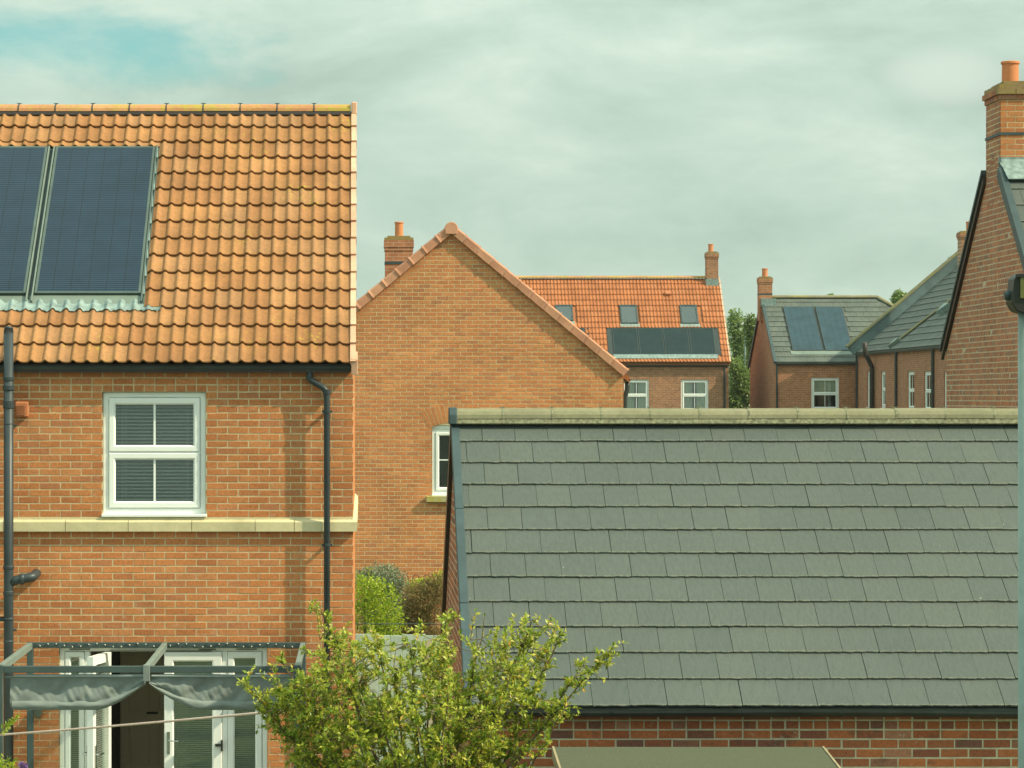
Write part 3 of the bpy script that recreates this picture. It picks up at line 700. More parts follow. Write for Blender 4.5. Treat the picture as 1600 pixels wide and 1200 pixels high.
k = MB(); k.lathe((0, 0, 0), [(.056, -.02), (.061, -.012), (.061, .012), (.056, .02)], 16); kk = k.build('branch_collar', M_pipe, spo); kk.matrix_basis = Matrix.Translation((sx(38), SY_+.002, zb+.0)) @ Matrix.Rotation(R(90), 4, 'Y')
k = MB(); k.tube([(SX_-.6, SY_+.06, sz(965)), (SX_, SY_, sz(965))], .026, 10); k.build('waste_pipe', M_pipe, spo, smooth=True)
for py in (665, 982):
    k = MB(); k.box(SX_-.012, SX_+.012, SY_+.04, WA, sz(py)-.012, sz(py)+.012); k.box(SX_+.05, SX_+.085, SY_-.01, SY_+.01, sz(py)-.01, sz(py)+.01); k.build('pipe_bracket', M_pipe, spo)
k = MB(); k.prism([(sx(25), WA-.09, sz(651)), (sx(25), WA-.075, sz(629)), (sx(25), WA, sz(627)), (sx(25), WA, sz(651))], (sx(45)-sx(25), 0, 0)); vt = k.build('air_vent', M_vent, HA, bevel=.006)
k = MB()
for q in range(5): k.box(sx(27.5), sx(41), WA-.098+.002*q, WA-.082, sz(648)+q*.022, sz(648)+q*.022+.012)
k.build('vent_louvre', M_vent, vt)
k = MB(); k.lathe((0, 0, 0), [(.04, 0), (.045, .01), (.045, .05), (.03, .06)], 16); ol = k.build('wall_light', M_olight, HA); ol.matrix_basis = Matrix.Translation((sx(59.5), WA, sz(1112))) @ Matrix.Rotation(R(90), 4, 'X') @ Matrix.Diagonal((1, 1.4, 1, 1))
# upper window
window(HA, MA, win[0]+.004, win[1]-.004, 3.54, 4.851, 'two', 'white casement window with half closed grey blinds', 'slats')
k = MB(MA); k.box(sx(205), sx(277), .036, .0445, 4.80, 4.818); k.build('trickle_vent', M_white, HA, bevel=.003)
# glazed door set
def glazed(parent, M, u0, u1, z0, z1, fr, name, panes, d=.05, th=.06, bl=True):
    k = MB(M); o = None
    zz = [z0]+[p for p in panes]+[z1]
    k.ring(u0, u1, z0, z1, fr, d, d+th, .016)
    o = k.build(name, M_white, parent)
    cuts = [z0+fr]+list(panes)+[z1-fr]
    for i in range(len(cuts)-1):
        a, b = cuts[i]+(.05 if i else 0), cuts[i+1]-(.05 if i < len(cuts)-2 else 0)
        k = MB(M); k.box(u0+fr, u1-fr, d+.022, d+.028, a, b); k.build('pane', M_glass, o)
        if i < len(cuts)-2:
            k = MB(M); k.box(u0+fr, u1-fr, d+.004, d+th-.003, cuts[i+1]-.05, cuts[i+1]+.05); k.build('mid_rail', M_white, o, bevel=.008)
    if bl:
        k = MB(M); z = z0+fr+.01
        while z < z1-fr:
            k.add([(u0+fr-.01, d+.062, z), (u1-fr+.01, d+.062, z), (u1-fr+.01, d+.078, z+.012), (u0+fr-.01, d+.078, z+.012)], [(0, 1, 2, 3)]); z += .0225
        k.build('blind', M_blind, o, kind='stuff')
    return o
D0, D1, DZ0, DZ1 = door
k = MB(MA); k.ring(D0+.003, D1-.003, DZ0, DZ1-.003, .055, .055, .13, .012); dset = k.build('door_frame', M_white, HA)
for uu in (sx(136), sx(351)):
    k = MB(MA); k.box(uu-.03, uu+.03, .060, .128, DZ0+.056, DZ1-.059); k.build('door_mullion', M_white, dset, bevel=.006)
k = MB(MA)
for a, b in ((108, 140), (310, 337), (369, 401)): k.box(sx(a), sx(b), .044, .0545, sz(1010)-.043, sz(1010)-.031)
k.box(sx(172), sx(330), .03, .0545, sz(1010)-.052, sz(1010)-.046) ; k.build('trickle_vent', M_olight, dset)
zr = sz(1101)
glazed(HA, MA, D0+.062, sx(136)-.033, DZ0+.06, DZ1-.062, .062, 'side_light', [zr], .050)
glazed(HA, MA, sx(351)+.033, D1-.062, DZ0+.06, DZ1-.062, .072, 'side_light', [zr], .050)
rd = glazed(HA, MA, sx(256), sx(351)-.033, DZ0+.06, DZ1-.062, .105, 'glazed_door', [], .040, .07)
k = MB(MA); hz = sz(1160); k.box(sx(263)-.016, sx(263)+.016, .020, .0395, hz-.13, hz+.11); k.tube([(sx(263), .02, hz+.02), (sx(263), -.02, hz+.02)], .012, 8); k.tube([(sx(263), -.02, hz+.02), (sx(279), -.025, hz+.015)], .009, 8); k.build('door_handle', M_chrome, rd)
k = MB(MA); k.box(sx(336), sx(347), .01, .0395, sz(1165)-.012, sz(1165)+.016); k.box(sx(345), sx(348), .008, .0395, sz(1174), sz(1157)); k.build('door_latch', M_lamphead, rd)
# left leaf swung outwards
hx = sx(168); ang = R(90+13)
ML = Matrix.Translation((hx, WA+.03, 0)) @ Matrix.Rotation(ang, 4, 'Z') @ Matrix.Scale(1, 4)
ld = glazed(HA, Matrix.Translation((hx, WA+.03, 0)) @ Matrix.Rotation(R(-103), 4, 'Z') @ Matrix.Translation((0, -.03, 0)), .0, .62, DZ0+.06, DZ1-.062, .095, 'glazed_door', [], 0, .07)
LM = Matrix.Translation((hx, WA+.03, 0)) @ Matrix.Rotation(R(-103), 4, 'Z') @ Matrix.Translation((0, -.03, 0))
k = MB(LM); hz = sz(1172)
k.box(.565-.016, .565+.016, .070, .085, hz-.13, hz+.11); k.tube([(.565, .085, hz+.02), (.565, .13, hz+.02)], .012, 8); k.tube([(.565, .13, hz+.02), (.46, .135, hz+.02)], .009, 8)
k.box(.565-.016, .565+.016, -.016, -.001, hz-.13, hz+.11); k.tube([(.565, -.06, hz+.02), (.565, -.01, hz+.02)], .012, 8); k.tube([(.565, -.06, hz+.02), (.46, -.06, hz+.02)], .009, 8); k.build('door_handle', M_chrome, ld)
# room seen through the doorway
k = MB(); a, b, yb = D0-.5, D1+.5, 33.5
k.add([(a, WA+.31, .05), (b, WA+.31, .05), (b, WA+.31, 2.35), (a, WA+.31, 2.35), (a, yb, .05), (b, yb, .05), (b, yb, 2.35), (a, yb, 2.35)], [(4,5,6,7),(0,1,5,4),(2,3,7,6),(1,2,6,5),(3,0,4,7)]); rm = k.build('room', M_hall, HA)
k = MB(); ia, ib = XA(189, yb), XA(189, yb)+.78; k.box(ia, ib, yb-.04, yb-.004, .06, 2.03); idr = k.build('inner_door', M_idoor, HA, label='beige panelled inner door seen through the doorway')
for (p, q, r_, s_) in ((.10, .35, .2, .95), (.43, .68, .2, .95), (.10, .35, 1.08, 1.9), (.43, .68, 1.08, 1.9)):
    k = MB(); k.M = Matrix.Translation((ia, yb-.04, .06)); k.ring(p, q, r_, s_, .03, -.010, -.001, .012); k.build('door_moulding', M_idoor, idr)
k = MB(); k.tube([(XA(246, yb), yb-.045, 1.13), (XA(246, yb), yb-.09, 1.13), (XA(230, yb), yb-.09, 1.13)], .011, 8); k.build('door_handle', M_lamphead, idr)
k = MB(); k.box(ia-.14, ia-.01, yb-.03, yb-.004, .05, 2.08); k.build('door_jamb', M_blackbrown, rm)

# ================================================================== pergola with canvas canopies
YF, YB_ = 28.2, 30.82; PL, PRt = -3.545, -.63; PZ = 2.175
PG = empty('pergola', ((PL+PRt)/2, (YF+YB_)/2, 0), 'dark grey steel pergola with two bunched canvas canopies in front of glazed doors', 'pergola')
for x in (PL, PRt):
    for y in (YF, YB_):
        k = MB(); k.box(x-.034, x+.034, y-.034, y+.034, 0, PZ); p_ = k.build('post', M_pergola, PG, bevel=.006)
        k = MB(); k.box(x-.07, x+.07, y-.07, y+.07, 0, .008); k.build('foot_plate', M_pergola, p_)
k = MB(); k.box(PL+.036, PRt-.036, YF-.024, YF+.024, PZ-.076, PZ-.010); k.build('beam', M_pergola, PG, bevel=.004)
k = MB(); k.box(PL+.036, PRt-.036, YB_-.026, YB_+.026, PZ-.062, PZ-.002); k.build('beam', M_pergola, PG, bevel=.004)
for x in (PL, -2.105, PRt):
    k = MB(); k.box(x-.026, x+.026, YF+(.036 if x != -2.105 else .028), YB_-(.036 if x != -2.105 else .028), PZ-.075, PZ-.003); k.build('rafter', M_pergolaL, PG, bevel=.004)
k = MB(); k.box(-2.105-.034, -2.105+.034, YF-.031, YF+.031, PZ-.16, PZ+.002); k.build('beam_joint', M_fabric, PG, bevel=.004)
for y, z_ in ((YF+.05, PZ-.125), (YF+.34, PZ-.10)):
    k = MB(); k.tube([(PL+.03, y, z_), (PRt-.03, y, z_)], .010, 8); k.build('canopy_rail', M_pergolaL, PG)
def canopy(x0, x1, gather, sd, lit):
    rg = random.Random(sd); nu, nv = 90, 26; vs = []
    for i in range(nu+1):
        u = i/nu; x = x0+(x1-x0)*u
        e = u if gather > 0 else 1-u                      # 1 at the gathered end
        drop = .285*(1-max(0, (e-.62)/.38)**1.7*.80)
        for j in range(nv+1):
            t = j/nv
            if t < .5: y = YF+.045-.035*math.sin(t*2*math.pi*.5)+.02*t; z_ = PZ-.125-drop*(t/.5)**.9
            else: q = (t-.5)/.5; y = YF+.055+.30*q; z_ = PZ-.125-drop*(1-q**1.6)*1.0-.03*math.sin(math.pi*min(1, q*2))
            wv = .055*noise.noise(Vector((x*5+t*2.5, t*2.0, sd)))+.030*abs(noise.noise(Vector((x*9+t*5, t*2, sd+3))))+.014*noise.noise(Vector((x*22-t*6, t*5, sd+7)))
            y += wv*math.sin(math.pi*min(1, t*1.6+.05)); z_ += .006*noise.noise(Vector((x*5, t*3, sd+9)))
            vs.append((x, y, z_))
    k = MB(); k.add(vs, [(i*(nv+1)+j, (i+1)*(nv+1)+j, (i+1)*(nv+1)+j+1, i*(nv+1)+j+1) for i in range(nu) for j in range(nv)])
    c = k.build('canopy', M_fabric, PG, smooth=True, label='grey canvas canopy bunched up along the front rail')
    # lower fold with a stitched hem
    k = MB(); vs = []
    for i in range(nu+1):
        u = i/nu; x = x0+(x1-x0)*u+(.02*(1-u) if gather > 0 else -.0); e = u if gather > 0 else 1-u
        drop = .285*(1-max(0, (e-.62)/.38)**1.7*.80)
        for t in range(7):
            z_ = PZ-.125-drop*(.80+.32*t/6); y = YF+.020+.05*(1-((t-3)/3)**2)*-.6+.012*noise.noise(Vector((x*7, t*.5, sd+5))); vs.append((x, y-.002, z_))
    k.add(vs, [(i*7+j, (i+1)*7+j, (i+1)*7+j+1, i*7+j+1) for i in range(nu) for j in range(6)]); k.build('canopy_fold', M_fabric, c, smooth=True)
canopy(PL+.10, -2.13, 1, 2, True); canopy(-2.08, PRt-.03, -1, 5, False)
SL = empty('string_lights', (PL, YB_-.03, PZ), 'string of small clear fairy lights along the rear pergola beam', 'lights')
wpts = [(PL+.05+i*.029, YB_-.034-.004*math.sin(i*2.1), PZ-.03+.018*math.sin(i*1.7)) for i in range(98)]
k = MB(); k.tube(wpts, .003, 5); k.build('wire', M_black, SL)
k = MB(); k.lathe((0, 0, 0), [(.002, -.008), (.0055, -.003), (.0055, .003), (.002, .008)], 6); bme = k.mesh('bulb', M_bulb)
for i in range(2, 96, 3): inst('bulb', bme, Matrix.Translation((wpts[i][0], wpts[i][1]-.010, wpts[i][2])) @ Matrix.Rotation(random.uniform(-1.2, 1.2), 4, 'Y'), SL)
# washing line
pa, pb = P(-200, 1160.5, 30.99), P(445, 1110.5, 20.9); k = MB(); k.tube([pa.lerp(pb, t/20)-Vector((0, 0, .02*math.sin(math.pi*t/20))) for t in range(21)], .0095, 8)
tag(k.build('washing_line', M_rope, smooth=True, origin=pa), 'thin pink washing line stretched across in front of the pergola', 'washing line')

# ================================================================== garage with grey slate roof
XG0, XG1, WG = .85, 6.6, 22.95; thG = R(32.8); gG = .344; cG, sG = math.cos(thG), math.sin(thG); tG = math.tan(thG)
GE = (22.84, 2.343); YRG = GE[0]+12*gG*cG; ZRG = GE[1]+12*gG*sG
GA = empty('garage', (3.7, 26.3, 0), 'low brick garage with weathered grey slate tile roof and stone ridge tiles', 'garage')
MGf, MGl = frontM(WG), leftM(XG0); zt = ZRG-.10; YRG0 = 2*YRG-WG
mb = MB(); mb.box(XG0, XG1, WG, WG+.25, 0, 2.33); mb.box(XG0, XG0+.25, WG+.25, YRG0-.25, 0, 2.30); mb.box(XG1-.25, XG1, WG+.25, YRG0-.25, 0, 2.30); mb.box(XG0, XG1, YRG0-.25, YRG0, 0, 2.33)
for xa in (XG0, XG1-.25): mb.prism([(xa, WG+.02, 2.335), (xa, YRG0-.02, 2.335), (xa, YRG, zt)], (.25, 0, 0))
wallG = mb.build('wall', M_mortC, GA)
brickwork(wallG, MGf, XG0, XG1, .047, 2.345, M_brickC, headers={28}, phase=.05, limit=220)
brickwork(wallG, MGl, -YRG0, -WG-.033, .02, zt, M_brickC, planes=[(tG, 1, zt-tG*YRG), (-tG, 1, zt+tG*YRG)], limit=80, phase=.03, pref=lambda x, y: y)
FG = frame((0, GE[0], GE[1]-.004), (1, 0, 0), (0, cG, sG)); UG = XG0+.035
mb = MB(); slab(mb, roofprof(GE[0]+.03, GE[1]-.016, YRG, ZRG-.01, 2*YRG-GE[0], GE[1]-.016, .07), XG0-.02, XG1+.05); roofG = mb.build('roof', M_slateF, GA)
pcs = []
for k in range(12):
    off = -.09 if k % 2 else -.24; v = k*gG; i = 0; u = UG+off
    while u < XG1+.05:
        a, b = max(u, UG), min(u+.297, XG1+.06); u += .297
        if b-a > .03: pcs.append((slate(M_slate, b-a, gG+.06 if k < 11 else gG, .0045), a, v))
lay(roofG, FG, pcs, 300, seed=11)
ridge(roofG, (XG0-.005, YRG, ZRG+.024), (XG1+.06, YRG, ZRG+.024), M_ridgeG, .456, .128, .72, clip_mat=M_bedding, bed=M_bedding)
k = MB(); k.prism([(XG0-.055, YRG-.145, ZRG-.03), (XG0-.055, YRG-.13, ZRG+.06), (XG0-.055, YRG-.07, ZRG+.125), (XG0-.055, YRG+.07, ZRG+.125), (XG0-.055, YRG+.13, ZRG+.06), (XG0-.055, YRG+.145, ZRG-.03)], (.075, 0, 0)); k.build('ridge_end_cap', M_trim, roofG, bevel=.008)
for q in range(3):
    k = MB(FG); a, b = -.02+q*1.37, -.02+q*1.37+1.36; k.box(XG0-.035, XG0+.040, a, b, -.10, .026-.003*q); k.build('verge_trim', M_trim, roofG, bevel=.005)
k = MB(); ys2 = 2*YRG-GE[0]+.02; k.prism([(XG0-.04, YRG-.03, ZRG+.03), (XG0-.04, ys2, GE[1]+.0), (XG0-.04, ys2, GE[1]-.2), (XG0-.04, YRG-.03, ZRG-.17)], (.045, 0, 0)); k.build('barge_board', M_blackbrown, roofG)
gutter(GA, (XG0+.02, GE[0]-.012, 2.325), (XG1, GE[0]-.012, 2.310), [(x-XG0)/(XG1-XG0) for x in (XA(950, 22.9), XA(1136, 22.9), XA(1310, 22.9), XA(1505, 22.9))], sag=.006)
mb = MB(); mb.box(XG0, XG1, GE[0]+.048, WG-.004, 2.262, 2.335); mb.build('fascia', M_black, GA)
# shed in front of the garage
SH = empty('garden_shed', (2.53, 21.6, 0), 'garden shed with flat green mineral felt roof against the garage wall', 'shed')
k = MB(); a, b = XA(866, 22.4), XA(1284, 22.4); zb1, zf1 = ZA(1167, 22.4), ZA(1167, 22.4)-.13
k.prism([(a, 22.4, zb1), (a, 20.8, zf1), (a, 20.8, zf1-.045), (a, 22.4, zb1-.045)], (b-a, 0, 0)); rs = k.build('roof', M_felt, SH)
for xx in (a-.018, b+.001):
    k = MB(); k.prism([(xx, 22.4, zb1+.006), (xx, 20.79, zf1+.006), (xx, 20.79, zf1-.09), (xx, 22.4, zb1-.09)], (.017, 0, 0)); k.build('roof_edging', M_timber, rs)
k = MB(); k.box(a+.08, b-.08, 22.30, 22.34, 0, zb1-.05); k.build('back_wall', M_timber, SH)
pw = MB(); pw.box(0, .118, 0, .02, 0, zf1-.06); pme = pw.mesh('plank', M_timber); nw = int((b-a-.16)/.12)
for i in range(nw): inst('plank', pme, Matrix.Translation((a+.08+i*.12, 20.92, 0)), SH)
for xx in (a+.08, b-.1):
    for i in range(11):
        inst('plank', pme, Matrix.Translation((xx+.02, 20.945+i*.122, 0)) @ Matrix.Rotation(R(90), 4, 'Z'), SH)

# ================================================================== house B: gable end in the middle
WB = 54.2; sbx = lambda px: XA(px, WB); sbz = lambda py: ZA(py, WB)
HB = empty('brick_house', (1.7, 58, 0), 'buff brick gable-end house with pink verge tiles and arched window', 'house')
XB, hB = sbx(705), 3.24; ZEB, ZAB = 5.20, sbz(364); tB = (ZAB-ZEB)/hB; MBf = frontM(WB)
wb = (sbx(675), sbx(750), 2.95, 4.27)
mb = MB(); core(mb, MBf, XB-hB, XB+hB, 0, ZEB, .3, [wb]); mb.M = None; mb.prism([(XB-hB, WB, ZEB), (XB+hB, WB, ZEB), (XB, WB, ZAB)], (0, .3, 0)); mb.box(XB-hB, XB-hB+.3, WB+.3, 64, 0, ZEB); mb.box(XB+hB-.3, XB+hB, WB+.3, 64, 0, ZEB)
wallB = mb.build('wall', M_mortA, HB)
brickwork(wallB, MBf, XB-hB, XB+hB, .02, ZAB, M_brickB, [wb], [(tB, 1, ZAB+tB*XB), (-tB, 1, ZAB-tB*XB)], phase=.04, pref=lambda x, y: abs(x-760)*.6+abs(y-520))
mb = MB(); slab(mb, roofprof(XB-hB-.12, ZEB-.02, XB, ZAB+.09, XB+hB+.12, ZEB-.02, .12), WB+.06, 64, 'y'); roofB = mb.build('roof', M_tileF, HB)
aB = math.atan(tB); vt_ = []
for k in range(3):
    m_ = MB(); l_ = .328
    for s_, (x0, x1, gr) in enumerate(((0, .055, .014), (.056, l_-.004, .0))):
        m_.add([(x0,-.075-gr,-.165-gr*.2),(x1,-.075-gr*.3,-.158),(x1,.12,-.158),(x0,.12,-.165),(x0,-.06-gr,.0+gr),(x1,-.06-gr*.3,-.008),(x1,.12,-.008),(x0,.12,.0+gr),(x0,-.082-gr,-.03),(x1,-.078,-.034)],
               [(0,8,9,1),(8,4,5,9),(4,7,6,5),(3,0,1,2),(7,4,8,0,3),(1,9,5,6,2)], (k+.5)/3)
    vt_.append((m_, m_.mesh('verge_tile', M_vergeB)))
Lr = hB/math.cos(aB)+.12
for sg in (-1, 1):
    n_ = 13; rg = random.Random(3+sg)
    base = Vector((XB+sg*(hB+.10), WB, ZEB-.02+.075-.085*0)); dv = Vector((-sg*math.cos(aB), 0, math.sin(aB)))
    if sg == 1: Mx = lambda o: Matrix(((dv.x, 0, math.sin(aB), o.x), (0, 1, 0, o.y), (dv.z, 0, math.cos(aB), o.z), (0, 0, 0, 1)))
    else: Mx = lambda o: Matrix(((dv.x, 0, -math.sin(aB), o.x), (0, 1, 0, o.y), (dv.z, 0, math.cos(aB), o.z), (0, 0, 0, 1)))
    for i in range(n_):
        o = base+dv*(i*.328)+Vector((0, 0, .06))
        if (base-o).length > Lr-.1: break
        inst('verge_tile', vt_[rg.randrange(3)][1], Mx(o), roofB)
k = MB(); vs = []; 
for y in (-.105, -.095, .5):
    rr = .125 if y > -.1 else .115
    for q in range(17): a = math.pi*q/16*1.0; vs.append((rr*math.cos(a), y, rr*math.sin(a)))
    vs += [(-rr*.9, y, -.10), (rr*.9, y, -.10)]
k.add(vs, [(i*19+q, i*19+(q+1) % 19, (i+1)*19+(q+1) % 19, (i+1)*19+q) for i in range(2) for q in range(19)]+[list(range(19)), list(range(38, 57))]); rc = k.build('ridge_end_cap', M_vergeB, roofB); rc.matrix_basis = Matrix.Translation((XB, WB, sbz(347)-.125))
ridge(roofB, (XB, WB+.3, ZAB+.10), (XB, 63.9, ZAB+.10), M_ridgeO, .45, .12, .8)
Yc = 62.0; ch = chimney(HB, XA(600, Yc)+.02, XA(646, Yc)-.02, Yc-.35, Yc+.35, 6.0, ZA(371, Yc), M_farbX2, [(XA(623.5, Yc), Yc)], .32, .092, M_moss, band=ZA(414, Yc), corb=.022, label='brick chimney with mossy top and single pot')
# arched window
wB_ = window(HB, MBf, wb[0]+.004, wb[1]-.004, 2.965, 4.20, 'one', 'white window under a brick arch', None, fr=.065, sash=.065, bars=0, sill=True)
k = MB(MBf); k.box(wb[0]+.135, wb[1]-.135, .053, .064, 3.60, 3.622); k.build('glazing_bar', M_white, wB_)
k = MB(MBf); R1 = 1.10; cz = 4.325-R1; ha = math.asin((wb[1]-wb[0])/2/R1); uc = (wb[0]+wb[1])/2
pts = [(uc+R1*math.sin(-ha+2*ha*i/12), .03, cz+R1*math.cos(-ha+2*ha*i/12)) for i in range(13)]+[(wb[1], .03, 4.199), (wb[0], .03, 4.199)]
k.prism(pts, (0, .07, 0)); k.build('arched_head', M_white, wB_)
k = MB(MBf); pts = [(uc+R1*math.sin(-ha+2*ha*i/12), 0, cz+R1*math.cos(-ha+2*ha*i/12)) for i in range(13)]
n_v = 15
arch = MB(MBf)
for i in range(n_v):
    a0, a1 = -ha*1.12+2.24*ha*i/n_v+.004, -ha*1.12+2.24*ha*(i+1)/n_v-.004
    q = MB(MBf); q.prism([(uc+r_*math.sin(a), -.006, cz+r_*math.cos(a)) for r_, a in ((R1, a0), (R1+.34, a0), (R1+.34, a1), (R1, a1))], (0, .05, 0), random.random()); q.build('arch_brick', M_brickB, wallB)
q = MB(MBf); a0 = ha*1.12; q.prism([(uc+(R1+.002)*math.sin(-a0+2*a0*i/12), -.0045, cz+(R1+.002)*math.cos(-a0+2*a0*i/12)) for i in range(13)]+[(uc+(R1+.338)*math.sin(a0-2*a0*i/12), -.0045, cz+(R1+.338)*math.cos(a0-2*a0*i/12)) for i in range(13)], (0, .045, 0)); q.build('arch_mortar', M_mortA, wallB)
k = MB(MBf); k.box(wb[0]-.11, wb[1]+.11, -.09, .06, 2.82, 2.931); k.build('stone_sill', M_sill, HB, bevel=.006)
gutter(HB, (XB+hB+.09, WB+.06, 5.13), (XB+hB+.09, 64, 5.13), [.1, .5])
k = MB(); k.tube(bez([(XB+hB+.09, WB+.15, 5.08), (XB+hB+.09, WB+.15, 4.95), (XB+hB+.045, WB+.15, 4.8), (XB+hB+.045, WB+.15, .05)]), .045, 12); k.build('downpipe', M_black, HB, smooth=True)

# ================================================================== house C: far terracotta roof with skylights
WC = 122.0; HC = empty('brick_house', (9.5, 126, 1.15), 'distant brick house with orange pantile roof, skylights and a row of solar panels', 'house')
XC1 = XA(1141, WC)-.06; XC0 = 4.0; thC = R(44.5); cC, sC = math.cos(thC), math.sin(thC); ECY, ECZ = 121.8, ZA(566, 121.8); gC = .351
FC = frame((0, ECY, ECZ), (1, 0, 0), (0, cC, sC)); YRC, ZRC = ECY+15*gC*cC, ECZ+15*gC*sC
MCf = frontM(WC); wz1, wz0 = ZA(593, WC), ZA(593, WC)-1.35; cw = [(XA(975, WC), XA(1014, WC), wz0, wz1), (XA(1064, WC), XA(1107, WC), wz0, wz1)]
mb = MB(); core(mb, MCf, XC0, XC1, 1.0, ECZ-.02, .3, cw); mb.M = None; wallC = mb.build('wall', M_farbX, HC)
mb = MB(); yb = 2*YRC-WC
mb.prism([(XC1-.3, WC+.3, 1.0), (XC1-.3, yb, 1.0), (XC1-.3, yb, ECZ-.02), (XC1-.3, YRC, ZRC-.2), (XC1-.3, WC+.3, ECZ+.1)], (.298, 0, 0)); mb.build('gable_wall', M_farbY, HC); mb = MB(); mb.prism([(XC0, WC+.3, 1.0), (XC0, yb, 1.0), (XC0, yb, ECZ-.02), (XC0, YRC, ZRC-.2), (XC0, WC+.3, ECZ+.1)], (.3, 0, 0)); mb.build('gable_wall', M_farbY, HC)
mb = MB(); slab(mb, roofprof(ECY+.04, ECZ-.02, YRC, ZRC-.01, yb+.15, ECZ-.02, .1), XC0-.05, XC1+.03); roofC = mb.build('roof', M_tileF, HC)
holes = []
def rct(FM, tl, br_, tr_=None, bl_=None):
    u0, v1 = onroof(FM, *tl); u1, v0 = onroof(FM, *br_); return u0, u1, v0, v1
def bx(FM, pts):
    q = [onroof(FM, *p) for p in pts]; us = sorted(p[0] for p in q); vs_ = sorted(p[1] for p in q); return (us[0]+us[1])/2, (us[2]+us[3])/2, (vs_[0]+vs_[1])/2, (vs_[2]+vs_[3])/2
sk = [bx(FC, p) for p in (((866,478),(893,478),(870,503),(897,503)), ((967,478),(994,478),(971,507),(998,507)), ((1061,478),(1088,478),(1065,507),(1092,507)))]
sp_ = bx(FC, ((955,514),(1114,514),(960,555),(1120,555))); sp0 = bx(FC, ((790,514),(911,514),(795,555),(917,555)))
holes = sk+[sp_, sp0]
pcs = []
for k in range(15):
    for m in range(34):
        u = XC1+.0-.3*(m+1); uc, vc = u+.15, (k+.5)*gC
        if any(h_[0]-.10 < uc < h_[1]+.10 and h_[2]-.05 < vc < h_[3]+.12 for h_ in holes): continue
        pcs.append((pantile(M_tileF, .3, gC+.05 if k < 14 else gC, 10, 0, .034, .036), u, k*gC))
lay(roofC, FC, pcs, 300, seed=21)
lay(roofC, FC, [(vm, XC1+.002, k*gC) for k in range(15)], name='verge_tile', seed=5)
ridge(roofC, (XC0, YRC, ZRC+.02), (XC1, YRC, ZRC+.02), M_ridgeO, .45, .13, .8)
for i, h_ in enumerate(sk):
    mb = MB(FC); o = None; w_, l_ = h_[1]-h_[0], h_[3]-h_[2]
    mb.M = None
    for a in (0, w_-.075): mb.box(a, a+.075, 0, l_, -.02, .085)
    for a in (0, l_-.075): mb.box(.0755, w_-.0755, a, a+.075, -.02, .084)
    o = mb.build('skylight', M_trim, HC, bevel=.008, label='roof skylight above the solar panels' if i else 'roof skylight beside the gable verge'); T_ = FC @ Matrix.Translation((h_[0], h_[2], 0)); o.matrix_basis = T_
    mb = MB(); mb.box(.076, w_-.076, .076, l_-.076, .055, .06); mb.build('pane', M_glassS, o)
    mb = MB(); mb.box(.076, w_-.076, .076 if i == 2 else l_*.55, l_-.076, .03, .035); mb.build('skylight_blind', M_blind, o)
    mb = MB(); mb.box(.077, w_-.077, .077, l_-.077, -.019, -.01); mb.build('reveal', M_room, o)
    mb = MB(); mb.box(-.05, w_+.05, -.20, -.005, .01, .05); mb.build('skylight_flashing', M_lead, o)
for h_, n_, lb in ((sp_, 4, 'dark green-grey solar panel in the row of four'), (sp0, 3, 'dark solar panel behind the gable verge')):
    w_ = (h_[1]-h_[0])/n_
    for i in range(n_): solar(HC, FC, h_[0]+w_*i+.022, h_[0]+w_*(i+1)-.022, h_[2], h_[3], .06, M_panelF, M_trim, lb, .022)
    mb = MB(FC); mb.box(h_[0]-.03, h_[1]+.05, h_[2]-.25, h_[2]-.004, .01, .055); mb.build('panel_apron', M_lead, HC); mb = MB(FC); mb.box(h_[0]-.22, h_[1]+.22, h_[2]-.003, h_[3]+.1, -.02, .012); mb.build('panel_tray', M_black, HC)
uv_ = onroof(FC, 1043, 461); mb = MB(FC); mb.prism([(uv_[0]-.12, uv_[1]-.1, .02), (uv_[0]+.12, uv_[1]-.1, .02), (uv_[0]+.10, uv_[1]-.06, .14), (uv_[0]-.10, uv_[1]-.06, .14)], (0, .22, -.02)); mb.build('roof_vent', M_vent, HC)
mb = MB(); mb.box(XC0, XC1, WC-.02, WC-.004, ECZ-.2, ECZ+.02); mb.build('fascia', M_black, HC)
gutter(HC, (XC0, WC-.10, ECZ-.06), (XC1, WC-.10, ECZ-.06), [], r=.07)
xd = XA(1131.5, WC); mb = MB(); mb.tube([(xd, WC-.07, 1.1), (xd, WC-.07, ECZ-.1)], .045, 8); mb.build('downpipe', M_black, HC)
for w_ in cw: window(HC, MCf, *w_, 'two', 'white sash window with cream curtains', 'curtain', fr=.07, sash=.06)
Yc = YRC; chimney(HC, XA(1103, Yc), XA(1121, Yc), Yc-.30, Yc+.30, ZRC-.7, ZA(394, Yc), M_farbX, [(XA(1110.5, Yc), Yc)], .34, .115, M_moss, corb=.03)
mb = MB(); mb.box(XA(1102, Yc)-.02, XA(1121, Yc)+.02, Yc-.36, Yc+.36, ZRC-.5, ZRC-.02); mb.build('lead_flashing', M_lead, HC)

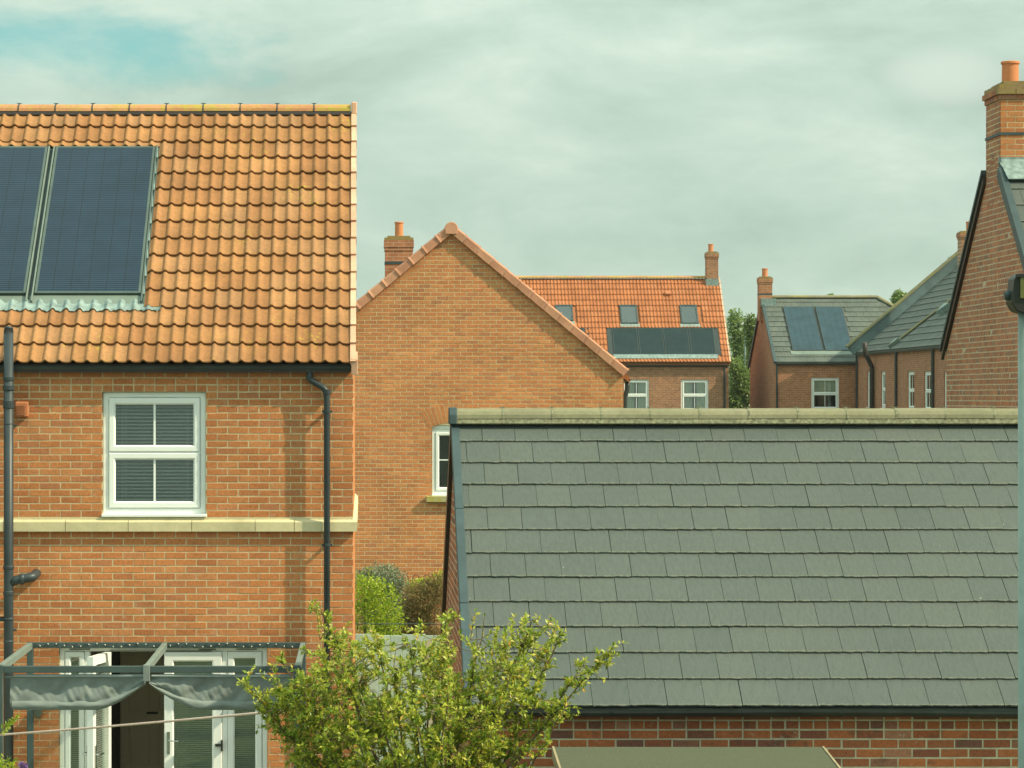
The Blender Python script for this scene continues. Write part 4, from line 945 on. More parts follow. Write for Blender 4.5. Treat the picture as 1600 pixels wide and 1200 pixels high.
# ================================================================== house D: far grey roof with two panels
WD = 120.0; HD = empty('brick_house', (20.5, 124, 1.15), 'distant red brick house with grey hipped slate roof and two blue solar panels', 'house')
XD0, XD1 = 17.25, 26.2; EDZ = ZA(566, WD-.12); YRD = 124.0; ZRD = ZA(465, YRD); EDY = WD-.12
MDf = frontM(WD); dw = (XA(1267.5, WD), XA(1311, WD), ZA(590, WD)-1.35, ZA(590, WD))
mb = MB(); core(mb, MDf, XD0, XD1, 1.0, EDZ-.03, .3, [dw]); mb.M = None; mb.build('wall', M_farbX2, HD)
tD = (ZRD-EDZ)/(YRD-EDY); ybD = 2*YRD-WD
mb = MB(); mb.prism([(XD0+.002, WD+.3, 1.0), (XD0+.002, ybD, 1.0), (XD0+.002, ybD, EDZ), (XD0+.002, YRD, ZRD-.12), (XD0+.002, WD+.3, EDZ+.12)], (.3, 0, 0)); mb.build('gable_wall', M_farbY, HD); mb = MB(); mb.box(XD1-.3, XD1, WD+.3, ybD, 1.0, EDZ-.03); mb.build('gable_wall', M_farbY, HD)
XH = XA(1371, YRD)
mb = MB(); e0, e1 = EDY, 2*YRD-EDY; z0_ = EDZ-.02
V = [(XD0-.06, e0, z0_), (XD1, e0, z0_), (XD1, e1, z0_), (XD0-.06, e1, z0_), (XD0-.06, YRD, ZRD-.015), (XH, YRD, ZRD-.015)]
mb.add(V+[(x, y, z-.09) for x, y, z in V], [(0,1,5,4),(1,2,5),(2,3,4,5),(6,10,11,7),(7,11,8),(8,11,10,9),(0,6,7,1),(1,7,8,2),(2,8,9,3),(3,9,10,4),(4,10,6,0)]); roofD = mb.build('roof', M_slateF, HD)
thD = math.atan(tD); FD = frame((0, EDY, EDZ), (1, 0, 0), (0, math.cos(thD), math.sin(thD))); LD = (YRD-EDY)/math.cos(thD); nD = 13; gD = LD/nD
p1 = bx(FD, ((1224,481),(1272,481),(1238,549),(1285,549))); p2 = bx(FD, ((1275,481),(1318,481),(1288,549),(1330,549)))
pcs = []
for k in range(nD):
    u = XD0-.03+(0 if k % 2 else -.15)
    lim = XD1-(XD1-XH)*(k+1)/nD
    while u < lim-.1:
        a, b = max(u, XD0-.04), min(u+.3, lim); uc, vc = (a+b)/2, (k+.5)*gD; u += .3
        if b-a < .05 or any(h_[0]-.0 < uc < h_[1]+.0 and h_[2]-.05 < vc < h_[3] for h_ in (p1, p2)): continue
        pcs.append((slate(M_slateF, round(b-a, 2), gD+.04 if k < nD-1 else gD, 0.0, .026), a, k*gD))
lay(roofD, FD, pcs, 300, seed=31)
ridge(roofD, (XD0-.05, YRD, ZRD+.0), (XH, YRD, ZRD+.0), M_ridgeM, .45, .13, .8)
ridge(roofD, (XH, YRD, ZRD+.0), (XD1, EDY, EDZ+.02), M_ridgeM, .45, .12, .8)
for h_ in (p1, p2): solar(HD, FD, h_[0], h_[1], h_[2], h_[3], .07, M_panelG, M_black, 'tall blue solar panel on the grey roof', .03)
mb = MB(FD); mb.box(p1[0]-.1, p2[1]+.15, p1[2]-.30, p1[2]-.01, .0, .04); mb.build('panel_apron', M_aluL, HD)
mb = MB(FD); mb.box(XD0-.09, XD0+.03, -.02, LD, -.06, .045); mb.build('verge_trim', M_trim, HD)
mb = MB(); mb.prism([(XD0-.08, YRD, ZRD+.02), (XD0-.08, e1, z0_), (XD0-.08, e1, z0_-.2), (XD0-.08, YRD, ZRD-.2)], (.06, 0, 0)); mb.build('barge_board', M_blackbrown, HD)
gutter(HD, (XD0, WD-.09, EDZ-.05), (XA(1335, WD), WD-.09, EDZ-.05), [], r=.06); 
for px in (1213.5,): xd = XA(px, WD); mb = MB(); mb.tube([(xd, WD-.07, 1.1), (xd, WD-.07, EDZ-.1)], .045, 8); mb.build('downpipe', M_black, HD)
window(HD, MDf, *dw, 'two', 'white sash window with lowered blind', 'roller', fr=.07, sash=.06)
Yc = YRD; chimney(HD, XA(1185, Yc), XA(1205, Yc), Yc-.3, Yc+.3, ZRD-1.0, ZA(433, Yc), M_farbX2, [(XA(1195, Yc), Yc)], .36, .125, M_moss, band=ZA(461, Yc), corb=.03)
mb = MB(); mb.box(XA(1187, Yc), XA(1210, Yc), Yc-.55, Yc+.34, ZRD-.40, ZRD-.05); mb.build('lead_flashing', M_lead, HD)

# ================================================================== house W: long wing seen end-on
XW = 20.55; HW = empty('brick_house', (24, 108, 1.15), 'long red brick terrace wing with narrow windows and grey roof with mossy coping', 'house')
EWX, EWZ = XW-.12, 6.62; thW = R(40.2); cW, sW = math.cos(thW), math.sin(thW); LW = 5.9; Y1, Y0 = 119.2, 92.0
FW = frame((EWX, Y1, EWZ), (0, -1, 0), (cW, 0, sW)); MW = leftM(XW)
yw = lambda px: XW*F/(px-CX)
ww = []
for a, b in ((1355, 1364.5), (1376.5, 1383.5), (1418, 1428.5), (1444, 1455.5), (1475, 1486)): ww.append((-yw(a), -yw(b), ZA(580, yw((a+b)/2))-1.45, ZA(580, yw((a+b)/2))))
mb = MB(); core(mb, MW, -Y1, -Y0, 1.0, EWZ-.03, .3, ww); mb.M = None; wallW = mb.build('wall', M_farbY, HW)
XRW, ZRW = EWX+LW*cW, EWZ+LW*sW
mb = MB(); 
for yy in (Y1-.3, Y0):
    mb = MB(); mb.prism([(XW+.3, yy, 1.0), (2*XRW-XW, yy, 1.0), (2*XRW-XW, yy, EWZ), (XRW, yy, ZRW-.2), (XW+.3, yy, EWZ+.1)], (0, .3, 0)); mb.build('gable_wall', M_farbX2, HW)
mb = MB(); slab(mb, roofprof(EWX, EWZ-.02, XRW, ZRW-.02, 2*XRW-EWX, EWZ-.02, .1), Y0, Y1, 'y'); roofW = mb.build('roof', M_slateF, HW)
nW = 14; gW = LW/nW; pcs = []
for k in range(nW):
    u = .3+(0 if k % 2 else -.15)
    while u < Y1-Y0-.3: pcs.append((slate(M_slateF, .3, gW+.04 if k < nW-1 else gW, 0.0, .028), u, k*gW)); u += .3
lay(roofW, FW, pcs, 300, seed=41)
def vpar(u, v0, v1, hgt, th): 
    k = MB(FW); k.box(u-th/2, u+th/2, v0, v1, -.02, hgt); return k
vpar(.16, -.12, LW+.1, .42, .22).build('parapet', M_leadW, HW, label='lead faced gable parapet')
c0, c1 = FW @ Vector((.16, -.15, .40)), FW @ Vector((.16, LW+.1, .40)); ridge(roofW, c0, c1, M_ridgeM, .45, .16, .7)
q0, q1 = onroof(FW, 1408, 531), onroof(FW, 1487, 471); c0, c1 = FW @ Vector((q0[0], q0[1], .02)), FW @ Vector((q1[0], q1[1]+.3, .02)); ridge(roofW, c0, c1, M_ridgeM, .45, .12, .8)
mb = MB(FW); mb.prism([(q0[0]-.35, q0[1]-.1, .0), (q0[0]+.35, q0[1]-.1, .0), (q0[0], q0[1]-.55, .0)], (0, 0, .16)); mb.build('ridge_end_cap', M_aluL, HW)
q2 = onroof(FW, 1482, 484); mb = MB(FW); mb.prism([(q2[0]-.5, q2[1]+.1, 0), (q2[0]+.5, q2[1]+.1, 0), (q2[0], q2[1]-.4, 0)], (0, 0, .25)); mb.build('roof_vent', M_lead, HW)
gutter(HW, (XW-.08, Y0, EWZ-.06), (XW-.08, Y1, EWZ-.06), [], r=.06)
for px, r_ in ((1341, .045), (1402.5, .055), (1460, .055)):
    mb = MB(); mb.tube([(XW-.07, yw(px), 1.1), (XW-.07, yw(px), EWZ-.1)], r_, 8); mb.build('downpipe', M_black, HW)
mb = MB(); yp = yw(1367); mb.tube(bez([(XW-.45, yp-.2, EWZ+.35), (XW-.40, yp-.1, EWZ-.1), (XW-.12, yp, EWZ-.62), (XW-.12, yp, 1.1)]), .095, 10); mb.build('soil_pipe', M_blackbrown, HW, smooth=True)
for w_ in ww: window(HW, MW, *w_, 'two', 'narrow white sash window', 'curtain', fr=.09, sash=.06)
Yc = 117.6; chimney(HW, XA(1499, Yc), XA(1517, Yc), Yc-.35, Yc+.35, 8.8, ZA(362, Yc), M_farbX2, [(XA(1514, Yc), Yc)], .40, .12, M_moss, corb=.05)

# ================================================================== house E: gable with chimney on the right
XE, Yn, Yf, YRE = 8.65, 36.3, 42.6, 39.45; tE = .85; ZEE = 5.45; ZTE = ZEE+3.15*tE; MEl = leftM(XE)
HE = empty('brick_house', (10.5, 39.45, 0), 'brown brick house with tall gable chimney and slate roof beside the lamp post', 'house')
mb = MB(); mb.prism([(XE, Yn, 0), (XE, Yf, 0), (XE, Yf, ZEE), (XE, YRE, ZTE), (XE, Yn, ZEE)], (.3, 0, 0)); mb.box(XE+.3, 12.5, Yn, Yn+.3, 0, ZEE); mb.box(XE+.3, 12.5, Yf-.3, Yf, 0, ZEE); wallE = mb.build('wall', M_mortE, HE)
brickwork(wallE, MEl, -Yf, -Yn, .02, ZTE, M_brickD, planes=[(tE, 1, ZTE-tE*YRE), (-tE, 1, ZTE+tE*YRE)], phase=.02, headers=set(range(1, 200, 2)), pref=lambda x, y: -y, sink=.0016)
brickwork(wallE, frontM(Yn), XE, 12.5, .02, ZEE, M_brickD, limit=0)
thE = math.atan(tE); FE = frame((0, Yn-.15, ZEE-.02), (1, 0, 0), (0, math.cos(thE), math.sin(thE))); LE = (YRE-Yn+.15)/math.cos(thE)
mb = MB(); slab(mb, roofprof(Yn-.15, ZEE-.03, YRE, ZTE+.10, Yf+.15, ZEE-.03, .1), XE+.06, 12.6); roofE = mb.build('roof', M_slateF, HE)
pcs = []; nE = 12; gE = LE/nE
for k in range(nE):
    u = XE+.02+(0 if k % 2 else -.15)
    while u < 12.5:
        a, b = max(u, XE+.03), u+.297; u += .297
        if 9.55+.05 > (a+b)/2 and (k+.5)*gE > LE-.62: continue
        pcs.append((slate(M_slate, round(b-a, 3), gE+.05 if k < nE-1 else gE, .0045), a, k*gE+.0))
FE2 = FE @ Matrix.Translation((0, 0, .055)); lay(roofE, FE2, pcs, 300, seed=51)
mb = MB(FE2); mb.box(XE-.05, XE+.05, -.03, LE-.62, -.12, .035); mb.build('verge_trim', M_trim, roofE, bevel=.006)
mb = MB(); yf2 = Yf+.17; mb.prism([(XE-.045, YRE+.44, ZTE-.26), (XE-.045, yf2, ZEE+.02), (XE-.045, yf2, ZEE-.10), (XE-.045, YRE+.44, ZTE-.38)], (.042, 0, 0)); mb.build('barge_board', M_blackbrown, roofE)
mb = MB(); mb.prism([(XE-.07, YRE+.44, ZTE-.19), (XE-.07, yf2, ZEE+.09), (XE-.07, yf2, ZEE+.025), (XE-.07, YRE+.44, ZTE-.255)], (.12, 0, 0)); mb.build('verge_trim', M_trim, roofE)
ridge(roofE, (9.6, YRE, ZTE+.17), (12.5, YRE, ZTE+.17), M_ridgeG, .45, .13, .75)
cy0, cy1, cx1, cz1 = 39.0, 39.9, 9.55, ZA(128, 39.0)
mb = MB(); mb.box(XE+.002, cx1, cy0, cy1, 7.0, cz1-.24); ce = mb.build('chimney', M_mortA, HE, label='tall brick chimney stack with mossy capping')
brickwork(ce, leftM(XE+.002), -cy1, -cy0-.033, 7.395, cz1-.24, M_brickD, limit=80, phase=.05, headers=set(range(1, 40, 2)), sink=.0016)
brickwork(ce, frontM(cy0), XE+.002, cx1, 7.395, cz1-.24, M_brickA, limit=80, phase=.09)
for i, (dd, za, zb_) in enumerate(((.018, cz1-.235, cz1-.17), (.045, cz1-.165, cz1-.095))):
    n_ = 4
    for j in range(n_):
        w_ = (cx1-XE+2*dd)/n_; q = MB(); q.box(XE-dd+w_*j+.004, XE-dd+w_*(j+1)-.004, cy0-dd, cy0+.12, za, zb_, random.random()); q.build('corbel_brick', M_brickD if i == 0 else M_moss, ce, bevel=0)
        w_ = (cy1-cy0+dd-.13)/n_; q = MB(); q.box(XE-dd, XE+.12-dd, cy0+.13+w_*j+.004, cy0+.13+w_*(j+1)-.004, za, zb_, random.random()); q.build('corbel_brick', M_brickD, ce)
q = MB(); q.box(XE-.01, cx1+.02, cy0-.01, cy1+.01, cz1-.236, cz1-.06); q.build('corbel_core', M_moss, ce)
q = MB(); q.box(XE-.02, cx1+.03, cy0-.02, cy1+.02, cz1-.092, cz1-.03); q.box(XE+.06, cx1-.06, cy0+.06, cy1-.06, cz1-.03, cz1+.02); q.build('chimney_cap', M_moss, ce)
q = MB(); zb_ = ZA(211, 39.0); q.box(XE-.012, cx1+.012, cy0-.012, cy1+.012, zb_, zb_+.038); q.build('lead_tray', M_trim, ce)
for xp in (XA(1578.5, 39.45), XA(1578.5, 39.45)+.42):
    q = MB(); q.lathe((xp, 39.45, cz1-.03), pot_prof(.118, .36), 24); q.build('chimney_pot', M_pot, ce)
zf_ = ZA(249, 39.0)
q = MB(); q.prism([(XE-.03, cy0-.006, zf_), (cx1+.1, cy0-.006, zf_), (cx1+.1, cy0-.10, zf_-.17), (XE+.02, cy0-.10, zf_-.17)], (0, -.012, .0)); q.box(XE-.03, cx1+.05, cy0-.018, cy0-.0045, zf_-.05, zf_+.03); q.prism([(XE+.0, cy0-.01, zf_-.06), (cx1+.1, cy0-.01, zf_-.06), (cx1+.1, cy0-.34, zf_-.30), (XE+.03, cy0-.34, zf_-.30)], (0, -.01, .012)); q.build('lead_flashing', M_lead, ce)
q = MB(); q.prism([(XE-.012, cy0-.02, zf_+.03), (XE-.012, cy0+.07, zf_+.0), (XE-.012, cy0+.03, zf_-.28), (XE-.012, cy0-.12, zf_-.30)], (.014, 0, 0)); q.build('side_flashing', M_trim, ce)

# ================================================================== lamp post
YP = 12.0; PX = XA(1591, YP)+.045; LP = empty('lamp_post', (PX, YP, 0), 'slim grey metal post carrying a black floodlight, beside the slate roof', 'lamp post')
zt_ = ZA(488, YP); mb = MB(); mb.tube([(PX, YP, 0), (PX, YP, zt_)], .045, 24); mb.build('post', M_lampgrey, LP, smooth=True)
mb = MB(); mb.lathe((PX, YP, 0), [(.10, 0), (.10, .012), (.06, .02), (.06, .12), (.045, .13)], 20); mb.build('base_flange', M_lampgrey, LP)
hx0, hx1, hz0, hz1 = XA(1575, YP), XA(1575, YP)+.26, ZA(490, YP), ZA(428, YP)
mb = MB(); mb.prism([(hx0, YP-.07, hz0+.045), (hx0+.02, YP-.07, hz0+.01), (hx0+.05, YP-.07, hz0), (hx1-.05, YP-.07, hz0), (hx1-.02, YP-.07, hz0+.01), (hx1, YP-.07, hz0+.045), (hx1-.015, YP-.07, hz1-.02), (hx1-.03, YP-.07, hz1), (hx0+.03, YP-.07, hz1), (hx0+.012, YP-.07, hz1-.02)], (0, .12, 0)); hd = mb.build('lamp_head', M_lamphead, LP, bevel=.004)
mb = MB(); mb.box(hx0+.034, hx1-.034, YP-.078, YP-.0705, hz0+.062, hz1-.018); mb.build('lens', M_lamplens, hd)
mb = MB(); mb.box(hx0+.015, hx1-.015, YP-.082, YP-.0705, hz1-.016, hz1-.004); mb.build('hood', M_lamphead, hd)
mb = MB(); mb.lathe((0, 0, 0), [(.02, -.02), (.022, 0), (.016, .012)], 12); kn = mb.build('tilt_knob', M_trim, hd); kn.matrix_basis = Matrix.Translation((hx0-.005, YP-.01, hz0+.075)) @ Matrix.Rotation(R(-90), 4, 'Y')
mb = MB(); mb.box(PX-.03, PX+.03, YP-.03, YP+.03, zt_-.03, zt_+.02); mb.build('bracket', M_lamphead, LP)

# ================================================================== fence and garden behind
FEN = empty('garden_fence', (.75, 36.2, 0), 'pale mint painted board fence between the house and the garage', 'fence')
bme2 = []
for k in range(4): q = MB(); q.box(0, .143, 0, .018, .04, 1.80+.006*k, k/4); bme2.append(q.mesh('board', M_fence, bevel=.003))
for i in range(14): inst('board', bme2[random.randrange(4)], Matrix.Translation((-.08+i*.148, 36.2, 0)), FEN)
for z_ in (.35, 1.0, 1.6): q = MB(); q.box(-.08, 2.0, 36.22, 36.26, z_, z_+.08); q.build('rail', M_fence, FEN)
q = MB(); q.box(XA(666, 35.9), XA(666, 35.9)+.11, 35.86, 35.97, 0, 1.74); q.prism([(XA(666, 35.9), 35.86, 1.74), (XA(666, 35.9)+.11, 35.86, 1.74), (XA(666, 35.9)+.055, 35.86, 1.78)], (0, .11, 0)); tag(q.build('fence_post', M_conc, origin=(XA(666, 35.9)+.05, 35.9, 0)), 'pale concrete fence post in front of the mint fence', 'fence post')
HO = empty('hoop_edging', (1.35, 52.6, 0), 'rusty iron hoop-topped trellis against the gable wall', 'trellis')
for i in range(4):
    q = MB(); x0_ = XA(628+17*i, 52.6); w_ = .115; zt2 = ZA(903, 52.6)
    q.tube([(x0_, 52.6, 0), (x0_, 52.6, zt2)]+[(x0_+w_/2-w_/2*math.cos(math.pi*t/8), 52.6, zt2+w_/2*math.sin(math.pi*t/8)) for t in range(1, 8)]+[(x0_+w_, 52.6, zt2), (x0_+w_, 52.6, 0)], .009, 6); q.build('hoop', M_rust, HO)
for z_ in (.3, ZA(907, 52.6)): q = MB(); q.tube([(XA(626, 52.6), 52.6, z_), (XA(690, 52.6), 52.6, z_)], .006, 6); q.build('rail', M_rust, HO)
q = MB(); q.tube([(-.5, 40, ZA(975, 40)), (2.2, 40, ZA(975, 40))], .008, 6)
for x_ in (-.3, 2.0): q.tube([(x_, 40, 0), (x_, 40, ZA(975, 40)+.02)], .02, 8)
tag(q.build('wire_support', M_trim, origin=(.8, 40, 0)), 'thin taut garden wire between two posts behind the mint fence', 'wire')
# ------------------------------------------------------------------ plants
def leaf(mb, p, d, n, ln, wd, rnd, fold=.25):
    d = d.normalized(); s_ = d.cross(n)
    if s_.length < 1e-3: s_ = Vector((1, 0, 0))
    s_.normalize(); n = s_.cross(d); m = p+d*ln*.5
    mb.add([p, m+s_*wd*.5+n*wd*fold, p+d*ln, m-s_*wd*.5+n*wd*fold], [(0, 1, 2), (0, 2, 3)], rnd)
def rv(rg): 
    while True:
        v = Vector((rg.uniform(-1, 1), rg.uniform(-1, 1), rg.uniform(-1, 1)))
        if .05 < v.length < 1: return v.normalized()
def bush(name, base, label, cat, blobs, n, ln, mat, seed, group=None, stems=6, trunk=None, wr=.45, clump=1, barkm=None, crown='crown'):
    rg = random.Random(seed); T_ = empty(name, base, label, cat, group); b = Vector(base); mb = MB()
    vol = [r[0]*r[1]*r[2] for _, r in blobs]; tot = sum(vol)
    for (c, r), v_ in zip(blobs, vol):
        m = int(n*v_/tot); c = Vector(c)
        for i in range(m):
            d = rv(rg); k = rg.random()**.38; nz_ = 1+.28*noise.noise(d*2.3+c*3.1)
            p = c+Vector((d.x*r[0], d.y*r[1], d.z*r[2]))*k*nz_
            if p.z < b.z+.02: continue
            tone = rg.random()
            for q in range(clump):
                dd = (d*.5+rv(rg)+Vector((0, 0, .15))); nn_ = (Vector((0, 0, 1))+rv(rg)*.9)
                leaf(mb, p+rv(rg)*ln*.8*(q > 0), dd, nn_, ln*rg.uniform(.7, 1.3), ln*wr, min(.999, max(0, tone*.7+rg.random()*.3)))
    mb.build(crown, mat, T_, kind='stuff')
    st = MB()
    for (c, r) in blobs[:stems]:
        c = Vector(c); st.tube([b+Vector((rg.uniform(-.05, .05), 0, 0)), b.lerp(c, .5)+Vector((rg.uniform(-.1, .1), 0, .1)), c, c+Vector((rg.uniform(-.3, .3)*r[0], 0, r[2]*.6))], [trunk or .03, (trunk or .03)*.7, (trunk or .03)*.45, (trunk or .03)*.15], 7)
    st.build('trunk' if cat == 'tree' else 'stem', barkm or M_bark, T_)
    return T_
def blob(px, py, Y, rx, rz, ry=None): 
    c = P(px, py, Y); s_ = Y/F; return ((c.x, c.y, c.z), (rx*s_, (ry or rx)*s_, rz*s_))
bush('green_shrub', (XA(585, 46), 46, 0), 'bright lime green shrub beside the corner of the brick house', 'shrub',
     [blob(585, 950, 46, 42, 52), blob(570, 925, 46, 28, 34), blob(608, 985, 45.8, 30, 40), blob(590, 1030, 46, 45, 50)], 5200, .062, M_leafG, 1)
bush('grey_shrub', (XA(600, 50), 50, 0), 'grey-green feathery shrub rising behind the lime green shrub', 'shrub',
     [blob(597, 905, 50, 36, 24), blob(620, 930, 50, 22, 30), blob(570, 905, 50, 18, 18), blob(600, 960, 50, 40, 40)], 8000, .07, M_leafS, 2, wr=.26)
bush('brown_shrub', (XA(662, 49), 49, 0), 'straggly brown shrub in front of the gable wall beside the garage', 'shrub',
     [blob(660, 945, 49, 34, 34), blob(645, 975, 49, 26, 26), blob(682, 920, 49, 20, 22), blob(660, 1000, 49, 36, 26)], 7000, .10, M_leafB, 3, wr=.16)
bush('green_shrub', (XA(650, 51), 51, 0), 'small mid green climber on the rusty hoop trellis', 'shrub', [blob(662, 915, 51, 28, 12), blob(690, 905, 51, 16, 16), blob(655, 930, 51, 14, 12)], 900, .07, M_leafG, 4, wr=.3)
bush('flower_plant', (XA(2, 26), 26, 0), 'purple flowering plant at the foot of the pergola post', 'plant', [blob(2, 1215, 26, 30, 30)], 500, .06, M_leafG, 5, wr=.25)
q = MB(); rg = random.Random(9)
for i in range(160): c_ = P(36+rg.uniform(-6, 6), 1197+rg.uniform(-5, 6), 25.9); leaf(q, c_, rv(rg), rv(rg), .02, .014, rg.random())
T_ = [o for o in bpy.data.objects if o.name == 'flower_plant'][0]; q.build('blossom', M_purple, T_, kind='stuff')
q = MB(); a0 = P(-25, 1215, 26.2); a1 = P(12, 1128, 26.2); q.tube([a0, a0.lerp(a1, .5)+Vector((-.05, 0, 0)), a1, P(26, 1118, 26.2)], [.006, .005, .003, .001], 6); q.build('flower_stalk', M_barkY, T_)
q = MB()
for i in range(60):
    t = rg.random(); p_ = P(2, 1142, 26.2).lerp(P(28, 1118, 26.2), t); leaf(q, p_, Vector((rg.uniform(-.2, 1), 0, rg.uniform(-.8, .8))), Vector((0, -1, .4)), .055*(1.1-t*.6), .014, rg.random())
for i in range(40): p_ = P(12, 1200, 26.1).lerp(P(27, 1184, 26.1), rg.random()); leaf(q, p_, rv(rg), rv(rg), .03, .01, .95)
q.build('leaf_spray', M_leafG, T_, kind='stuff')
# far trees
far = [('tall green tree standing between the far houses', 150, [blob(1152,520,150,14,34), blob(1145,500,150,8,20), blob(1160,560,150,16,40), blob(1150,600,150,14,30)], M_leafF, 6),
       ('pale green tree beside the far grey roofed house', 138, [blob(1178,525,138,14,28), blob(1172,510,138,10,20), blob(1182,570,138,16,34), blob(1176,610,138,14,26)], M_leafL, 7),
       ('dark bushy tree in front of the taller trees between the far houses', 131, [blob(1158,600,131,16,26), blob(1148,625,131,14,18), blob(1170,628,131,12,20), blob(1150,575,131,10,14)], M_leafF, 8),
       ('tree crown showing above the roof beside the mossy coping', 160, [blob(1408,470,160,14,12), blob(1404,462,160,8,8), blob(1420,478,160,14,12), blob(1400,490,160,12,14)], M_leafF, 10),
       ('tree tip showing at the top of the mossy coping under the chimney', 150, [blob(1492,408,150,9,8), blob(1480,420,150,9,8), blob(1500,415,150,10,14)], M_leafF, 11),
       ('tiny tree tip showing over the ridge of the far grey roof', 175, [blob(1298,470,175,7,9)], M_leafF, 12)]
for lb, Y, bl, m_, sd in far:
    cx_ = sum(b_[0][0] for b_ in bl)/len(bl)
    bush('tree', (cx_, Y, 1.15), lb, 'tree', bl, 3600 if len(bl) > 3 else 900, .17, m_, sd, 'far trees behind the houses', trunk=.18, wr=.6)
# far street lamp
YL = 142; xl = XA(1164, YL); SLp = empty('street_lamp', (xl, YL, 1.2), 'distant grey street lamp among the green trees', 'street lamp')
q = MB(); zt3 = ZA(507, YL); q.tube([(xl, YL, 1.2), (xl, YL, 3), (xl, YL, zt3)], [.08, .07, .045], 8); q.build('post', M_lampgrey, SLp)
q = MB(); q.prism([(xl-.22, YL-.1, zt3), (xl+.26, YL-.1, zt3), (xl+.22, YL-.1, zt3+.10), (xl-.12, YL-.1, zt3+.12)], (0, .2, 0)); q.build('lantern', M_white, SLp, bevel=.01)

# ------------------------------------------------------------------ the garden tree in front
rg = random.Random(42); YT = 20.3
TR = empty('fruit_tree', (XA(668, YT), YT, 0), 'small yellow-green leafy tree between the pergola and the slate roofed garage', 'tree')
base = Vector((XA(668, YT), YT, 0)); fork = base+Vector((-.02, 0, 1.25))
tk = MB(); tk.tube([base, base+Vector((.03, 0, .5)), base+Vector((-.01, .02, .9)), fork+Vector((0, 0, .1))], [.065, .05, .045, .035], 10)
tips = [(384,1068,-.2),(400,1100,.3),(440,1035,.2),(472,1075,-.3),(497,942,0),(520,985,-.3),(548,1040,.3),(590,1000,-.2),(615,1045,-.5),(640,1005,.2),(663,1040,.6),(697,962,.1),(706,1005,-.4),(757,964,0),
        (788,1000,.4),(832,968,-.1),(850,1015,.3),(872,1000,.1),(955,1018,0),(915,1035,.2),(886,1103,-.3),(842,1065,.3),(800,1050,-.5),(775,1095,-.6),(700,1080,-.8),(650,1110,-.9),(590,1090,-.8),(530,1110,-.6),(470,1120,-.3),
        (436,1135,-.1),(500,1165,-.5),(560,1160,-.8),(620,1165,-.8),(690,1150,-.8),(750,1150,-.5),(780,1140,0),(725,1120,.5),(640,1080,.7),(560,1075,.6),(510,1060,.5),(740,1040,.6),(680,1120,.4),(600,1130,.6),(545,1190,.2),(730,1185,-.3),(650,1195,-.5),(590,1210,-.4),(480,1185,.2)]
lv = MB(); tw = MB(); limbs = MB(); allp = []
def shoot(a, b, r0, n, dens=1.0, pad=.0):
    # leafy shoot from a to b
    ax = b-a; l = ax.length
    if l < .02: return
    c = a.lerp(b, .5)+rv(rg)*l*.10; pts = [a.lerp(c, t/3).lerp(c.lerp(b, t/3), t/3) for t in range(4)]
    tw.tube(pts, [r0, r0*.8, r0*.6, r0*.3], 4, caps=False)
    for i in range(int(n*dens)):
        t = rg.random()**.8; p = a.lerp(c, t).lerp(c.lerp(b, t), t)
        d = ax.normalized()*.7+rv(rg)*.95+Vector((0, 0, .1)); nn_ = Vector((.25, -.15, 1))+rv(rg)*.75
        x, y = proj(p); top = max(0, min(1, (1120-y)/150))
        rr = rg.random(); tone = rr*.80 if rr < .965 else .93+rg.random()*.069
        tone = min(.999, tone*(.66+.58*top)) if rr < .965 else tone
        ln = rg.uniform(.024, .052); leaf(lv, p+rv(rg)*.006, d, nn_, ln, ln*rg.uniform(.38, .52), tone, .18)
for i, (px, py, dy) in enumerate(tips):
    tip = P(px, py, YT+dy); h0 = fork+Vector((rg.uniform(-.05, .05), rg.uniform(-.05, .05), rg.uniform(-.25, .15)))
    mid = h0.lerp(tip, .5)+Vector((rg.uniform(-.10, .10), rg.uniform(-.1, .1), rg.uniform(.0, .22)))
    N_ = 12; pts = [h0.lerp(mid, t/N_).lerp(mid.lerp(tip, t/N_), t/N_)+rv(rg)*.012*(0 < t < N_) for t in range(N_+1)]
    limbs.tube(pts, [.015*(1-.86*t/N_)+.001 for t in range(N_+1)], 6)
    L_ = (tip-h0).length; allp += pts[4:]
    for s_ in range(int(11*L_)+4):
        t = rg.uniform(.38, 1.0)**.8; k_ = min(N_-1, int(t*N_)); p = pts[k_].lerp(pts[k_+1], t*N_-k_); ax = (pts[k_+1]-pts[k_]).normalized()
        ln = rg.uniform(.08, .30)*(1.15-.75*t); d = (ax*.75+rv(rg)*.85+Vector((0, 0, .15))).normalized()
        shoot(p, p+d*ln, .0028, 15+int(ln*60))
    for q_ in range(6): a_ = pts[N_-6+q_]; shoot(a_, pts[N_-5+q_], .003, 5)
poly_ = [(425,1075),(450,1062),(480,1040),(490,955),(510,985),(560,1005),(620,1000),(690,970),(720,985),(760,970),(800,985),(840,975),(880,1000),(945,1017),(905,1045),(880,1105),(815,1110),(795,1150),(745,1215),(485,1215),(455,1150),(425,1110)]
def inpoly(x, y):
    c = False
    for (x1, y1), (x2, y2) in zip(poly_, poly_[1:]+poly_[:1]):
        if (y1 > y) != (y2 > y) and x < (x2-x1)*(y-y1)/(y2-y1)+x1: c = not c
    return c
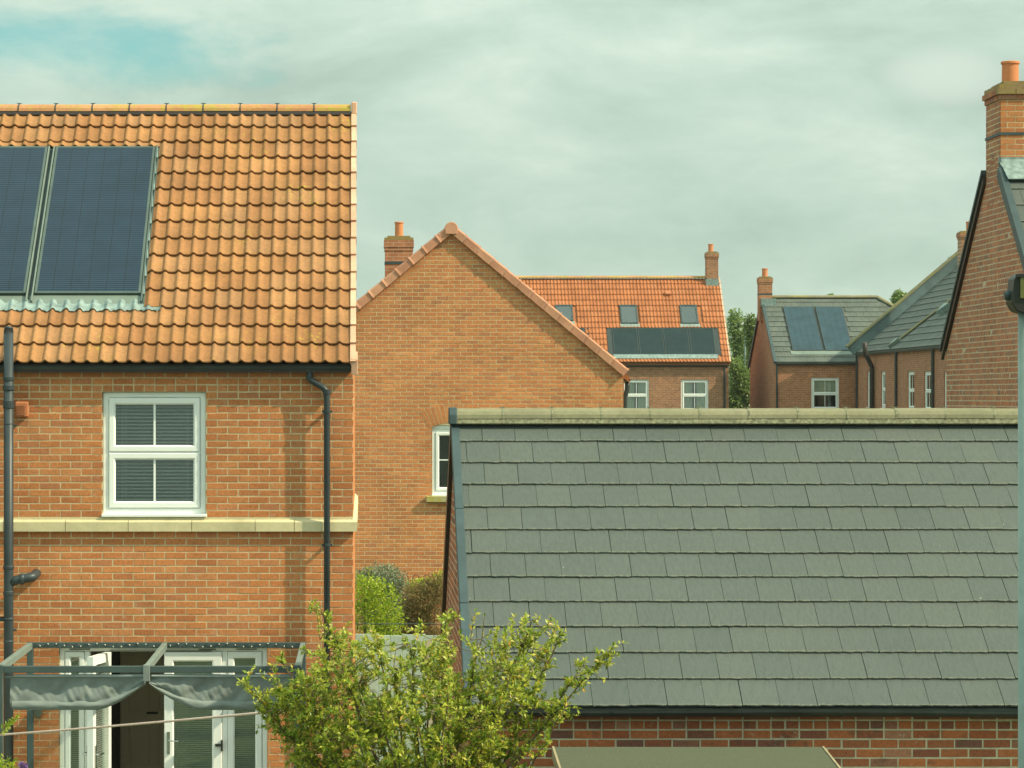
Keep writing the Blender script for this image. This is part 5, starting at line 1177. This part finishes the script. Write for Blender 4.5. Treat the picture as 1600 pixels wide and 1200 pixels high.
for (x, y, x2, y2) in ((500,1000,492,940),(520,1010,545,975),(590,1010,575,975),(690,1000,700,950),(735,1000,742,958),(800,1000,822,962),(860,1010,885,985),(935,1030,975,1004),(910,1040,945,1062),(430,1070,398,1040),(480,1060,440,1030),(410,1095,378,1062),(880,1100,905,1108),(650,1010,655,975)):
    a_ = P(x, y, YT); b_ = P(x2, y2, YT+rg.uniform(-.1, .1)); c_ = min(allp, key=lambda q: (q-a_).length_squared); tw.tube([c_, a_], [.003, .0025], 4, caps=False); shoot(a_, b_, .0026, 17)
made = 0
while made < 640:
    x, y = rg.uniform(380, 950), rg.uniform(945, 1215)
    if not inpoly(x, y) or rg.random() > .20+.8*min(1, max(0, (y-990)/110)): continue
    if noise.noise(Vector((x*.016, y*.016, 4.2))) < -.10: continue
    half = .85*max(.15, 1-abs(x-645)/330); p = P(x, y, YT+rg.uniform(-half, half)*.95)
    a_ = min(allp, key=lambda q: (q-p).length_squared)
    if (a_-p).length > .45: continue
    d = (p-a_); o_ = (Vector((x-650, 0, 1150-y))*.004+rv(rg)*.9+Vector((0, 0, .35))).normalized()
    tw.tube([a_, a_.lerp(p, .5)+Vector((0, 0, -.01)), p], [.0032, .0024, .002], 4, caps=False)
    shoot(p, p+o_*rg.uniform(.06, .17), .0025, 24); made += 1
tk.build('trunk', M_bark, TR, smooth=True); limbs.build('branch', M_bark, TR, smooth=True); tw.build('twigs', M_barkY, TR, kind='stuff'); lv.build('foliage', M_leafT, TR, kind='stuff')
# ------------------------------------------------------------------ thin haze filling the air
hm = bpy.data.materials.new('thin_haze'); hm.use_nodes = True; t = hm.node_tree; t.nodes.clear()
pv = N(t, 'ShaderNodeVolumePrincipled', inp={'Color': (.80, .93, .90, 1), 'Density': .00016, 'Anisotropy': .2}); ho = N(t, 'ShaderNodeOutputMaterial'); L(t, pv, 0, ho, 'Volume')
hz_ = MB(); hz_.box(-5200, 5200, -40, 6200, -1.0, 95); hzo = hz_.build('haze', hm, kind='stuff')
print('leaves', len(lv.f)//2, 'objects', len(bpy.data.objects))
